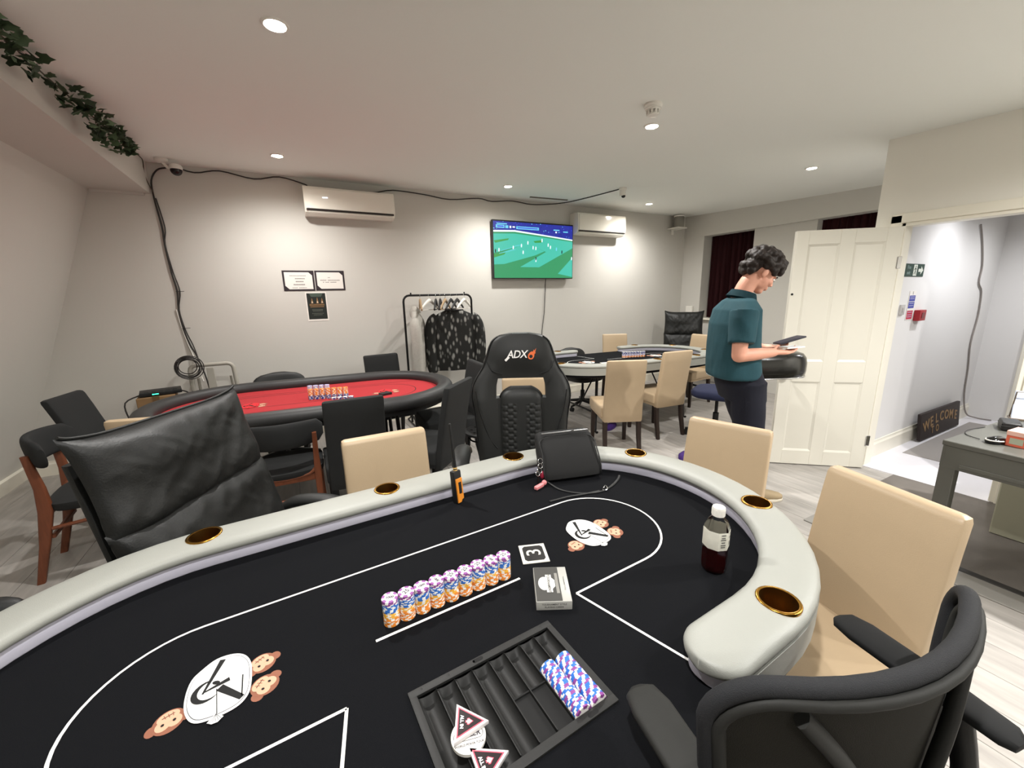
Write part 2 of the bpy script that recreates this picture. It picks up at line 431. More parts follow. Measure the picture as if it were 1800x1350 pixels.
# ---------------------------------------------------------------- curtains
CURT = mat('dark_red_curtain', '3a0c12', .85, var=.15, vscale=60)
for k, (ya, yb, zb, lab) in enumerate(((3.86, 4.64, 1.08, 'dark red curtain at the window behind the person'), (2.30, 3.03, 1.08, 'dark red curtain showing above the open door'))):
    bm = B(); n = 60; prev = None
    t = thing('curtain', lab, 'curtain', (6.33, (ya+yb)/2, zb))
    for layer in (0,):
        top = []; bot = []
        for i in range(n+1):
            y = ya - (ya+yb)/2 + (yb-ya)*i/n
            d = .028*math.sin(i*2*PI/6.3 + .6*math.sin(i*.35)) + .008*math.sin(i*1.7)
            top.append((d*.6, y, 2.40-zb)); bot.append((d*1.25, y*.985, 0))
        rows = []
        for j in range(5):
            f = j/4
            rows.append([bm.verts.new((b[0]*(1-f)+a[0]*f, b[1]*(1-f)+a[1]*f, b[2]*(1-f)+a[2]*f)) for a, b in zip(top, bot)])
        for j in range(4): ring_faces(bm, rows[j], rows[j+1], 0, False)
    r_ = bmesh.ops.solidify(bm, geom=bm.faces[:], thickness=.006)
    obj('curtain_cloth', bm, CURT, t, 60)
    tubeobj('curtain_rail', [(0, ya-(ya+yb)/2, 2.405-zb), (0, yb-(ya+yb)/2, 2.405-zb)], .008, BLKMET, t)

# ---------------------------------------------------------------- ceiling fittings
LENS = mat('lamp_lens', 'fff2dc', .4, emit=200)
names = ['over the left end of the grey poker table, nearest the camera', 'near the back wall above the framed notices', 'just behind the smoke detector', 'by the back wall above the television', 'over the open door', 'above the far right air conditioner']
proto = None
for k, (x, y) in enumerate(DOWNLIGHTS_AND_FILL[:6]):
    lab = 'recessed round ceiling downlight ' + names[k]
    if k == 0:
        proto = thing('downlight', lab, 'ceiling light', (x, y, ceil_z(y)), 0, 'ceiling downlights')
        bm = B(); add_lathe(bm, [(.040, .004), (.040, -.004), (.043, -.008), (.050, -.007), (.054, -.002), (.054, .004)], 28); obj('trim_ring', bm, WHITEPL, proto)
        bm = B(); add_lathe(bm, [(.0395, -.001), (.0395, -.004), (.028, -.0065), (.004, -.008)], 24); obj('lens', bm, LENS, proto)
    else: copy_thing(proto, (x, y, ceil_z(y)), 0, lab)
# smoke detector
sd = thing('smoke_detector', 'white round smoke detector on the ceiling above a downlight', 'smoke detector', (2.12, 2.04, ceil_z(2.04)))
bm = B(); add_lathe(bm, [(.055, 0), (.055, -.012), (.05, -.018), (.05, -.028), (.044, -.03)], 28); obj('detector_base', bm, WHITEPL, sd)
bm = B(); add_lathe(bm, [(.044, -.03), (.042, -.036), (.030, -.038)], 28); 
for i in range(10):
    a = 2*PI*i/10; add_box(bm, (.037*math.cos(a), .037*math.sin(a), -.045), (.006, .012, .024), Matrix.Rotation(a, 3, 'Z'))
add_lathe(bm, [(.028, -.036), (.026, -.054)], 20)
add_lathe(bm, [(.036, -.055), (.034, -.063), (.02, -.066), (.003, -.067)], 28); obj('sensor_chamber', bm, WHITEPL, sd)
# small white motion sensor
ms = thing('motion_sensor', 'small white motion sensor hanging from the ceiling beside the television', 'sensor', (3.58, 3.85, ceil_z(3.85)))
bm = B(); add_lathe(bm, [(.045, 0), (.045, -.02), (.04, -.026)], 20); obj('sensor_base', bm, WHITEPL, ms)
bm = B(); add_lathe(bm, [(.036, -.024), (.036, -.085), (.03, -.09)], 20); obj('sensor_body', bm, WHITEPL, ms)
bm = B(); add_ball(bm, (0, -.012, -.092), (.024, .024, .02), 12, 8); obj('sensor_lens', bm, BLKPL, ms)
# security camera in the corner
cc = thing('security_camera', 'small white and black dome camera in the left ceiling corner', 'camera', (-.83, 4.86, ceil_z(4.86)))
bm = B(); add_lathe(bm, [(.05, 0), (.05, -.02), (.03, -.03)], 20); add_tube(bm, [(0, 0, -.02), (.03, 0, -.06), (.07, 0, -.085)], .012); obj('mount', bm, WHITEPL, cc)
bm = B(); add_ball(bm, (.095, -.01, -.085), (.045, .045, .045), 16, 10); obj('camera_dome', bm, mat('dark_dome', '1c1013', .2), cc)
bm = B(); add_lathe(bm, [(.048, 0), (.05, .02), (.04, .04), (.01, .046)], 20, 0, Matrix.Translation((.095, -.01, -.08))); obj('camera_cap', bm, WHITEPL, cc)
# corner speaker
sp = thing('wall_speaker', 'small grey speaker on a white bracket in the far right corner', 'speaker', (5.80, 4.90, 2.55))
bm = B(); add_lathe(bm, [(.075, 0), (.08, .02), (.08, .15), (.07, .17)], 24); obj('speaker_cabinet', bm, mat('grey_grille', '8b877f', .6, bump=.5, bscale=600), sp)
bm = B(); add_lathe(bm, [(.082, .165), (.082, .185), (.06, .19)], 24); obj('speaker_cap', bm, WHITEPL, sp)
bm = B(); add_box(bm, (0, .03, -.01), (.22, .22, .02), None, .004, 1); add_box(bm, (0, .125, -.05), (.05, .025, .1), None, .004, 1); obj('bracket', bm, WHITEPL, sp)
# ---------------------------------------------------------------- things on the back wall
AC_LOUVRE = mat('dark_vent', '2b2725', .6)
def aircon(x0, x1, z0, z1, label, led):
    L = x1-x0; H = z1-z0; D = .20
    t = thing('air_conditioner', label, 'air conditioner', ((x0+x1)/2, YB, z0), 0, 'wall air conditioners')
    yz = [(0, .0), (-D*.55, 0), (-D*.86, .022), (-D*.97, .06), (-D, .10), (-D*.98, H-.03), (-D*.9, H-.006), (-D*.6, H), (0, H)]
    mt = Matrix.Translation((-L/2, 0, 0)) @ Matrix(((0, 0, 1, 0), (1, 0, 0, 0), (0, 1, 0, 0), (0, 0, 0, 1)))
    bm = B(); add_prism(bm, yz, 0, L, mt, .004, 1); obj('casing', bm, ACW, t, 40)
    bm = B(); add_prism(bm, [(-D*1.0-.006, .055), (-D*1.0-.008, .10), (-D*.985-.007, H-.03), (-D*.985+.004, H-.028), (-D*.985, .055)], .02, L-.02, mt); obj('front_panel', bm, ACW, t, 40)
    bm = B(); add_prism(bm, [(-D*.965, .036), (-D*1.0, .046), (-D*.99, .052), (-D*.9, .050)], .015, L-.015, mt); obj('air_outlet', bm, AC_LOUVRE, t)
    bm = B(); add_prism(bm, [(-D*.5, -.003), (-D*.9, .018), (-D*.95, .03), (-D*.92, .034), (-D*.5, .006)], .03, L-.03, mt); obj('louvre', bm, ACW, t)
    if led: boxobj('display', (-L*.28, -D-.0095, H*.60), (.05, .002, .009), mat('ac_display', 'e9ecff', .4, emit=1.5), t)
aircon(.26, 1.165, 2.372, 2.645, 'white glossy air conditioner on the wall above the framed notices', True)
aircon(3.70, 4.59, 2.345, 2.637, 'white air conditioner right of the television', False)
# television
tv = thing('television', 'flat television on the back wall showing a football match', 'television', (3.06, 4.965, 1.735))
TW, TH = 1.284, .742
bm = B(); add_box(bm, (0, .020, TH/2), (TW, .045, TH), None, .005, 1); obj('tv_body', bm, BLKPL, tv)
bm = B(); add_box(bm, (0, .055, TH/2), (.4, .05, .3), None, .003, 1); obj('wall_mount', bm, BLKMET, tv)
def em(name, c, e=1.0):
    m = mat(name, c, .5, emit=e); m.node_tree.nodes['Principled BSDF'].inputs['Base Color'].default_value = (.01, .01, .01, 1); return m
SCR = [em('scr_green', '2f9a63', .9), em('scr_teal', '43c2ab', .95), em('scr_blue', '2630a0', .9), em('scr_white', 'e4f4fb', 1.1), em('scr_navy', '1b1d5c', .9), em('scr_violet', '4654d8', 1.0), em('scr_cyan', '6fd0ee', 1.0), em('scr_dark', '0c2a28', .5), em('scr_lime', '3aa04a', .9)]
bm = B(); W2, H2 = TW-.024, TH-.03
sm = frame_m((-W2/2, -.003, .012), (1, 0, 0), (0, 0, 1))
def sp_(poly, mi, lay): add_flat(bm, [(u*W2, v_*H2) for u, v_ in poly], .0004*lay, mi, sm)
sp_([(0, 0), (1, 0), (1, 1), (0, 1)], 0, 0)
sp_([(0, 1), (1, 1), (1, .72), (.62, .78), (.25, .83), (0, .81)], 2, 1)
sp_([(0, .81), (.25, .83), (.62, .78), (1, .72), (1, .745), (.62, .805), (.25, .86), (0, .84)], 3, 2)
sp_([(0, .78), (.25, .80), (.62, .755), (1, .70), (1, .66), (.7, .46), (.44, .60), (.2, .54), (0, .44)], 1, 1)
sp_([(0, .24), (.12, .25), (.5, .42), (.62, .50), (.4, .62), (.2, .52), (0, .40)], 1, 2)
sp_([(.31, .20), (.55, .20), (1, .58), (1, .68), (.72, .56)], 1, 2)
sp_([(.80, .08), (1, .02), (1, .40)], 1, 2)
sp_([(0, .66), (.18, .71), (.17, .68), (.02, .62)], 8, 3)
sp_([(.48, .68), (.6, .71), (.58, .66), (.5, .65)], 8, 3)
sp_([(.0, .42), (.14, .46), (.12, .42), (.0, .36)], 8, 3)
rs = random.Random(5)
for i in range(150):
    u = rs.random(); v0 = .75 + .25*rs.random()
    top = .86 if u < .3 else .86 - (u-.3)*.16
    if v0 < top: continue
    s = .004+.010*rs.random(); sp_([(u, v0), (min(1, u+s), v0), (min(1, u+s), min(1, v0+s)), (u, min(1, v0+s))], rs.choice([4, 4, 5, 5, 6, 2]), 3)
for (u, v_, w_, h_, c_) in ((.03, .885, .10, .055, 6), (.14, .885, .035, .05, 6), (.19, .89, .02, .04, 3), (.225, .90, .03, .025, 3), (.27, .88, .28, .05, 6), (.04, .95, .12, .018, 6), (.74, .895, .08, .02, 6), (.765, .85, .02, .03, 3), (.87, .87, .065, .02, 6)):
    sp_([(u, v_), (u+w_, v_), (u+w_, v_+h_), (u, v_+h_)], c_, 5)
sp_([(.285, .895), (.535, .895), (.535, .915), (.285, .915)], 5, 6); sp_([(.045, .9), (.12, .9), (.12, .925), (.045, .925)], 5, 6)
for (u, v_, c_) in ((.06, .50, 3), (.02, .48, 7), (.23, .55, 3), (.33, .59, 3), (.35, .47, 3), (.41, .645, 3), (.475, .56, 3), (.51, .55, 3), (.59, .70, 3), (.67, .62, 3), (.70, .58, 3), (.855, .50, 7), (.51, .33, 3), (.51, .36, 7), (.99, .38, 3), (.78, .55, 6)):
    sp_([(u-.007, v_-.03), (u+.004, v_-.032), (u+.008, v_+.01), (u+.003, v_+.035), (u-.005, v_+.03), (u-.008, v_)], c_, 5)
for (a, b) in (((.08, .48), (.25, .56)), ((.06, .43), (.25, .51)), ((.25, .56), (.26, .5)), ((.25, .575), (.33, .60))):
    sp_([a, b, (b[0], b[1]+.007), (a[0], a[1]+.007)], 6, 4)
obj('screen', bm, SCR, tv, 0, fixn=False)
tag(tubeobj('power_cable', smooth_pts([(3.28, 5.035, 1.74), (3.262, 5.035, 1.45), (3.25, 5.035, 1.25), (3.215, 5.035, 1.02), (3.20, 5.035, .7)]), .0045, CORD), 'thin dark cable hanging down the wall below the television', 'cable')
# framed notices and poster
FRB = mat('notice_border', '2a2126', .6); PAPER = mat('paper', 'e8e3dc', .8); INK = mat('faded_ink', '8d8883', .8)
def notice(name, x0, x1, z0, z1, label, lines, mirror=False):
    t = thing(name, label, 'notice', ((x0+x1)/2, YB-.001, z0)); Wd, Hd = x1-x0, z1-z0
    bm = B(); add_box(bm, (0, -.0015, Hd/2), (Wd, .003, Hd)); obj('frame_border', bm, FRB, t)
    b_ = .018; c_ = .036
    p = [(-Wd/2+b_, b_+c_), (-Wd/2+b_+c_, b_), (Wd/2-b_, b_), (Wd/2-b_, Hd-b_-c_*.9), (Wd/2-b_-c_*.9, Hd-b_), (-Wd/2+b_, Hd-b_)]
    bm = B(); add_prism(bm, p, .003, .0038, frame_m((0, 0, 0), (1, 0, 0), (0, 0, 1))); 
    for (cx, cz, lw, lh) in lines:
        k = max(3, int(lw/.012)); rs = random.Random(int(cz*999))
        for i in range(k):
            if rs.random() < .14: continue
            xx = cx - lw/2 + lw*(i+.5)/k; add_flat(bm, [(xx-lw/k*.42, cz), (xx+lw/k*.42, cz), (xx+lw/k*.42, cz+lh*rs.uniform(.7, 1)), (xx-lw/k*.42, cz+lh*.9)], .0042, 1, frame_m((0, 0, 0), (1, 0, 0), (0, 0, 1)))
    obj('notice_sheet', bm, [PAPER, INK], t, 0, fixn=False)
notice('framed_notice', -.025, .278, 1.611, 1.824, 'left black-bordered notice sheet on the back wall', [(.0, .155, .17, .007), (.0, .124, .12, .012), (.0, .092, .09, .013), (.0, .060, .11, .014), (0, .03, .14, .007)])
notice('framed_notice', .286, .586, 1.613, 1.825, 'right black-bordered notice sheet on the back wall', [(-.01, .135, .025, .007), (0, .105, .20, .010), (0, .084, .15, .009)])
po = thing('poster', 'small dark green poster taped below the two notices', 'poster', (.275, YB-.001, 1.285))
bm = B(); add_box(bm, (0, -.0008, .155), (.212, .0016, .312)); obj('poster_sheet', bm, PAPER, po)
bm = B(); pmx = frame_m((0, -.0018, 0), (1, 0, 0), (0, 0, 1))
add_flat(bm, [(-.094, .018), (.094, .018), (.094, .300), (-.094, .300)], 0, 0, pmx)
add_flat(bm, [(-.05, .262), (.05, .262), (.07, .3), (-.07, .3)], .0003, 1, pmx)
rs = random.Random(2)
for (cx, h_) in ((-.045, .075), (.008, .085), (.055, .075)):
    add_flat(bm, [(cx-.012, .19), (cx+.012, .19), (cx+.006, .19+h_*.5), (cx, .19+h_*.8), (cx-.006, .19+h_*.5)], .0004, 2, pmx)
    add_flat(bm, [(cx-.007, .195), (cx+.007, .195), (cx+.003, .215), (cx-.003, .215)], .0006, 3, pmx)
for (cz, lw, lh, c_) in ((.165, .15, .02, 2), (.148, .14, .012, 2), (.118, .11, .008, 4), (.105, .10, .007, 4), (.078, .12, .007, 4), (.062, .09, .007, 4)):
    k = int(lw/.011)
    for i in range(k):
        xx = -lw/2 + lw*(i+.5)/k; add_flat(bm, [(xx-.004, cz), (xx+.004, cz), (xx+.004, cz+lh*rs.uniform(.7, 1)), (xx-.004, cz+lh)], .0005, c_, pmx)
obj('poster_print', bm, [mat('poster_dark', '1b211d', .6), mat('poster_green', '46544a', .6), mat('poster_gold', '8c6a44', .6), mat('poster_pale', 'd8c8ae', .6), mat('poster_grey', '64695f', .6)], po, 0, fixn=False)
# cables on the wall
cp = [(-.80, 5.02, 2.745), (-.63, 5.03, 2.70), (-.43, 5.02, 2.735), (-.154, 5.03, 2.695), (.07, 5.02, 2.735), (.30, 5.03, 2.69), (.33, 5.0, 2.665), (.60, 4.98, 2.66), (.95, 4.99, 2.66), (1.20, 5.02, 2.715), (1.566, 5.03, 2.705), (1.88, 5.02, 2.675), (2.26, 5.02, 2.72), (2.45, 5.02, 2.70), (2.75, 5.02, 2.73), (3.05, 5.02, 2.71), (3.35, 5.0, 2.735), (3.5, 4.8, 2.735), (3.56, 4.4, 2.725), (3.58, 3.9, 2.708)]
tag(tubeobj('ceiling_cable', smooth_pts(cp), .006, CORD), 'thin dark cable looping along the top of the back wall', 'cable')
for q, (dx, lab) in enumerate(((0, 'dark cable running down the back wall near the left corner'),)):
    pts = [(-.83, 5.0, 2.71), (-.90, 5.02, 2.69), (-.955, 5.025, 2.60), (-.962, 5.03, 2.45), (-.945, 5.03, 2.2), (-.95, 5.03, 2.05), (-.94, 5.03, 1.8), (-.925, 5.03, 1.62), (-.94, 5.03, 1.45), (-.93, 5.03, 1.25), (-.90, 5.02, 1.1), (-.86, 5.0, .98), (-.80, 4.9, .75), (-.76, 4.85, .3), (-.76, 4.85, .02)]
    t = thing('wall_cable', lab, 'cable', (0, 0, 0))
    tubeobj('cable_run', smooth_pts(pts), .007, CORD, t)
    tubeobj('cable_run', smooth_pts([(p[0]+.012+.01*math.sin(i*2.1), p[1], p[2]) for i, p in enumerate(pts[3:12])]), .005, CORD, t)
    tubeobj('cable_run', smooth_pts([(p[0]-.02+.01*math.sin(i*1.3), p[1]+.002, p[2]) for i, p in enumerate(pts[8:13])]), .005, WCORD, t)
    for (z, x) in ((1.62, -.925), (1.27, -.93)): tubeobj('cable_tie', [(x-.01, 5.02, z), (x+.055, 5.02, z)], .0025, CORD, t)
# ivy garland
iv = thing('ivy_garland', 'dark green artificial ivy garland along the left ceiling edge', 'garland', (0, 0, 0))
vp_ = smooth_pts([(-.955, 2.4, 2.645), (-.95, 2.85, 2.655), (-.955, 3.07, 2.665), (-.945, 3.25, 2.655), (-.94, 3.7, 2.665), (-.94, 4.2, 2.69), (-.955, 4.75, 2.725), (-.965, 4.9, 2.72), (-.985, 4.97, 2.62), (-.96, 5.02, 2.5)], 6)
tubeobj('vine_stem', vp_, .004, mat('vine_stem', '5a5347', .7), iv, 6)
LEAF = mat('ivy_leaf', '62755a', .55, obj_rand=.5)
lp = [(0, 0), (.013, -.012), (.026, -.006), (.020, .010), (.022, .024), (.009, .034), (0, .052), (-.009, .034), (-.022, .024), (-.020, .010), (-.026, -.006), (-.013, -.012)]
def leaf_mesh():
    bm = B(); c_ = bm.verts.new((0, .012, .006)); vs = [bm.verts.new((x, y, -.10*abs(x)-.05*y)) for x, y in lp]
    for i in range(len(vs)): bm.faces.new((c_, vs[i], vs[(i+1) % len(vs)]))
    bmesh.ops.solidify(bm, geom=bm.faces[:], thickness=.0012)
    return mesh_of('leaf', bm, LEAF, 60)
lm = leaf_mesh(); rs = random.Random(11)
for i in range(215):
    f = rs.random()
    y = (2.5 + .5*f) if i < 55 else (3.16 + 1.28*f)
    k = min(range(len(vp_)), key=lambda j: abs(vp_[j].y-y)); p = vp_[k]
    spread = .075 if i < 55 else .03 + .075*math.sin(PI*min(1, f*.9+.12))
    q = p + Vector((.005+rs.uniform(.004, .95)*spread, rs.uniform(-.02, .02), -rs.uniform(-.1, 1.7)*spread+.01))
    q.z = min(q.z, ceil_z(q.y)-.025)
    o = obj('leaf', lm, LEAF, iv, loc=q); s = rs.uniform(.75, 1.15); o.scale = (s, s, s)
    o.rotation_euler = (rs.uniform(-.5, 1.2), rs.uniform(.2, 1.4), rs.uniform(-2.6, .6))
# ---------------------------------------------------------------- clothes rail and clothes
cr = thing('clothes_rail', 'black metal clothes rail against the back wall under the television', 'clothes rail', (1.58, 4.76, 0))
pts = [(-.42, 0, .03), (-.42, 0, 1.47)] + [(-.42+.07*(1-math.cos(a)), 0, 1.47+.07*math.sin(a)) for a in (PI/8, PI/4, 3*PI/8, PI/2)] + [(.35+.07*math.sin(a), 0, 1.47+.07*math.cos(a)) for a in (0.01, PI/8, PI/4, 3*PI/8, PI/2)] + [(.42, 0, .03)]
tubeobj('rail_frame', pts, .0125, BLKMET, cr, 10)
for s in (-1, 1):
    tubeobj('foot', smooth_pts([(s*.42, -.20, .013), (s*.42, -.22, .06), (s*.42, -.10, .10), (s*.42, 0, .12), (s*.42, .10, .06), (s*.42, .2, .013), (s*.42, 0, .013), (s*.42, -.18, .012)], 5), .010, BLKMET, cr, 8)
for s in (-1, 1): tubeobj('end_knob', [(s*.33, 0, 1.545), (s*.33, 0, 1.57)], .009, BLKMET, cr)
boxobj('lower_bar', (0, 0, .16), (.83, .016, .016), BLKMET, cr, .003, 1)
HW = {'white': mat('white_hanger', 'e6e1d8', .5), 'black': mat('black_hanger', '191718', .5), 'wood': mat('wood_hanger', 'a58a69', .5)}
def hanger(x, ang, c_, label, zt=1.535, drop=.055):
    t = thing('coat_hanger', label, 'hanger', (x, 4.76, zt), ang, 'hangers on the clothes rail')
    hk = [(.018*math.sin(a), 0, .006+.018*math.cos(a)-.018+.012) for a in [(-1.7+i*.45) for i in range(9)]] + [(0, 0, -drop)]
    tubeobj('hook', hk, .002, CHROME, t, 6)
    bm = B(); sh = []
    for i in range(13):
        u = -1 + i/6; sh.append((.21*u, 0, -drop-.105*abs(u)**1.25))
    add_tube(bm, sh, [.009+.006*(1-abs(-1+i/6)) for i in range(13)], 8, flat=1.5); obj('shoulder_bar', bm, HW[c_], t, 60)
    tubeobj('trouser_bar', [(-.19, 0, -drop-.108), (.19, 0, -drop-.108)], .005, HW[c_], t, 6)
    return t
hanger(1.355, 1.35, 'wood', 'leftmost hanger holding the grey hooded top')
hanger(1.465, .75, 'white', 'white hanger beside the grey hooded top')
hanger(1.545, 1.15, 'black', 'black hanger just right of the white one')
hanger(1.60, 1.15, 'black', 'second black hanger from the left on the rail')
hanger(1.66, .95, 'wood', 'wooden hanger in the middle of the rail')
hanger(1.735, .9, 'black', 'third black hanger from the left on the rail')
hanger(1.815, .85, 'black', 'rightmost black hanger on the rail')
hanger(1.905, .75, 'white', 'white hanger at the right end of the rail')
# dark patterned sweater
SWM = mat('patterned_knit', '232321', .9, bump=.3, bscale=200)
nt = SWM.node_tree; b_ = nt.nodes['Principled BSDF']
tc = nt.nodes.new('ShaderNodeTexCoord'); mp = nt.nodes.new('ShaderNodeMapping'); mp.inputs['Scale'].default_value = (1, 1, .45)
vo = nt.nodes.new('ShaderNodeTexVoronoi'); vo.inputs['Scale'].default_value = 23; vo.feature = 'F1'
no = nt.nodes.new('ShaderNodeTexNoise'); no.inputs['Scale'].default_value = 14
cr_ = nt.nodes.new('ShaderNodeValToRGB'); e_ = cr_.color_ramp.elements
e_[0].position = .17; e_[0].color = lin('8d8d88')+(1,); e_[1].position = .42; e_[1].color = lin('1d1d1b')+(1,)
ad = nt.nodes.new('ShaderNodeMath'); ad.operation = 'MULTIPLY_ADD'; ad.inputs[1].default_value = .55; 
nt.links.new(tc.outputs['Object'], mp.inputs['Vector']); nt.links.new(mp.outputs['Vector'], vo.inputs['Vector']); nt.links.new(mp.outputs['Vector'], no.inputs['Vector'])
sb = nt.nodes.new('ShaderNodeMath'); sb.operation = 'SUBTRACT'; sb.inputs[1].default_value = .5
nt.links.new(no.outputs['Fac'], sb.inputs[0]); nt.links.new(sb.outputs[0], ad.inputs[0]); nt.links.new(vo.outputs['Distance'], ad.inputs[2])
nt.links.new(ad.outputs[0], cr_.inputs['Fac']); nt.links.new(cr_.outputs['Color'], b_.inputs['Base Color'])
def cloth_noise(bm, amp, sc_):
    for v in bm.verts:
        v.co += Vector((0, 1, 0))*amp*noise.noise(Vector((v.co.x*sc_, v.co.y*sc_*.5, v.co.z*sc_*.35))) + Vector((1, 0, 0))*amp*.4*noise.noise(Vector((v.co.x*sc_+9, v.co.y*sc_, v.co.z*sc_*.4)))
sw = thing('patterned_sweater', 'dark sweater with pale mottled pattern hanging on the clothes rail', 'sweater', (1.745, 4.70, .63), -.30)
bm = B()
add_loft(bm, [hz(.0, 0, 0, .235, .05, 2.4), hz(.05, 0, 0, .255, .065, 2.4), hz(.2, 0, 0, .262, .075, 2.3), hz(.42, 0, 0, .262, .075, 2.3), hz(.56, 0, 0, .268, .07, 2.2), hz(.64, 0, 0, .255, .06, 2.1), hz(.69, 0, 0, .19, .045, 2), hz(.725, 0, 0, .11, .04, 2)], 40)
cloth_noise(bm, .022, 9); obj('sweater_body', bm, SWM, sw, 60)
for s in (-1, 1):
    bm = B(); add_tube(bm, smooth_pts([(s*.21, 0, .655), (s*.265, -.005, .60), (s*.295, -.01, .45), (s*.30, -.015, .25), (s*.29, -.02, .04), (s*.285, -.02, -.02)], 4), [.05+.022*min(1, i/6) - .022*max(0, (i-14)/6) for i in range(21)], 14); cloth_noise(bm, .012, 14); obj('sleeve', bm, SWM, sw, 60)
bm = B(); add_lathe(bm, [(.098, 0), (.104, .006), (.104, .016), (.098, .02)], 24, 0, Matrix.Translation((0, 0, .715)) @ Matrix.Diagonal((1.1, .45, 1, 1))); obj('neckband', bm, BLKFAB, sw)
# grey hooded top
HOOD = mat('grey_marl_knit', 'a9a59d', .9, bump=.3, bscale=300, var=.06, vscale=40)
ho = thing('hooded_top', 'light grey hooded top hanging sideways at the left of the rail', 'hooded top', (1.285, 4.70, .66), 1.15)
bm = B()
add_loft(bm, [hz(.0, 0, 0, .20, .05), hz(.06, 0, 0, .215, .06), hz(.3, 0, 0, .22, .065), hz(.52, 0, 0, .22, .06), hz(.63, 0, 0, .19, .05), hz(.70, 0, 0, .09, .045)], 32); cloth_noise(bm, .02, 10); obj('top_body', bm, HOOD, ho, 60)
for s in (-1, 1):
    bm = B(); add_tube(bm, smooth_pts([(s*.17, 0, .60), (s*.225, -.01, .52), (s*.25, -.02, .3), (s*.245, -.02, .05), (s*.24, -.02, .0)], 4), [.045+.012*min(1, i/5) for i in range(17)], 12); cloth_noise(bm, .01, 14); obj('sleeve', bm, HOOD, ho, 60)
bm = B(); add_ball(bm, (.01, .015, .675), (.085, .055, .085), 18, 12); cloth_noise(bm, .02, 12); obj('hood', bm, HOOD, ho, 60)
# ---------------------------------------------------------------- left back corner: box, router, step ladder, cable coil
KRAFT = mat('cardboard', '8a6c4a', .85, bump=.05, bscale=90, var=.05, vscale=12)
bx = thing('cardboard_box', 'tall brown cardboard box with a white label by the back wall', 'box', (-1.17, 4.78, 0), .12)
bm = B(); add_box(bm, (0, 0, .345), (.27, .27, .69), None, .004, 1); obj('carton', bm, KRAFT, bx)
bm = B(); add_box(bm, (-.045, -.1365, .57), (.085, .001, .10)); obj('white_label', bm, PAPER, bx)
bm = B(); add_box(bm, (0, 0, .6915), (.05, .272, .002)); add_box(bm, (0, -.1362, .66), (.05, .0015, .06)); obj('packing_tape', bm, mat('brown_tape', '6d5236', .3), bx)
bm = B(); add_box(bm, (.075, -.1363, .60), (.07, .001, .05)); obj('print', bm, mat('box_print', '5a3328', .8), bx)
ro = thing('router', 'black router with a green light on top of the cardboard box', 'router', (-1.14, 4.78, .693), .22)
bm = B(); add_box(bm, (0, 0, .02), (.30, .19, .034), None, .006, 2); obj('router_case', bm, BLKPL, ro)
boxobj('status_light', (-.04, -.0955, .018), (.045, .002, .007), mat('green_led', '38ffb0', .4, emit=4), ro)
for k in range(5): boxobj('vent_rib', (-.10+.05*k, .0, .0385), (.03, .12, .003), BLKPL, ro)
tag(tubeobj('router_cable', smooth_pts([(-1.27, 4.70, .71), (-1.37, 4.66, .66), (-1.36, 4.64, .52), (-1.31, 4.63, .42), (-1.32, 4.63, .2), (-1.30, 4.66, .01)]), .006, CORD), 'black cable bulging out left of the router', 'cable')
tag(tubeobj('router_lead', smooth_pts([(-1.0, 4.76, .715), (-.93, 4.74, .68), (-.88, 4.72, .58), (-.86, 4.72, .3), (-.86, 4.74, .01)]), .006, CORD), 'black lead hanging down right of the router', 'cable')
sl = thing('step_ladder', 'light grey folded step ladder behind the red poker table', 'step ladder', (-.72, 4.78, 0))
hp = [(-.17, 0, .0), (-.175, -.02, .88)] + [(-.175+.05*(1-math.cos(a)), -.02, .88+.05*math.sin(a)) for a in (PI/6, PI/3, PI/2)] + [(.12+.05*math.sin(a), -.02, .88+.05*math.cos(a)) for a in (0.01, PI/6, PI/3, PI/2)] + [(.20, 0, 0)]
tubeobj('front_frame', hp, .019, GREYMET, sl, 10)
for s in (-1, 1): tubeobj('rear_leg', [(s*.13, .03, .80), (s*.16, .19, .0)], .012, GREYMET, sl)
for z in (.25, .5): boxobj('tread', (0, .01, z), (.33, .09, .025), GREYMET, sl, .005, 1)
bm = B(); add_prism(bm, [(-.075, .45), (.005, .45), (-.01, .90), (-.065, .90)], -.006, .006, frame_m((.02, -.03, 0), (1, 0, 0), (0, 0, 1)), .002, 1); obj('handle_strut', bm, GREYMET, sl)
co = thing('cable_coil', 'coil of dark cable hanging on the step ladder', 'cable', (-.90, 4.735, .93))
for k in range(6):
    rr_ = .070+.010*(k % 3)+.004*k; cx_, cz_ = .004*k, -.005*(k % 4)
    bm = B(); add_tube(bm, [(cx_+rr_*math.cos(t), -.010*k+.004*math.sin(3*t), cz_+rr_*math.sin(t)) for t in [2*PI*i/28 for i in range(28)]], .0042, 6, closed=True); obj('cable_loop', bm, CORD, co, 60)
tag(tubeobj('floor_cable', smooth_pts([(2.0, 5.0, .02), (2.25, 4.93, .008), (2.45, 4.98, .02), (2.6, 4.96, .008), (2.75, 5.0, .06), (2.78, 5.015, .12)]), .006, WCORD), 'white cable lying along the baseboard behind the racing chair', 'cable')
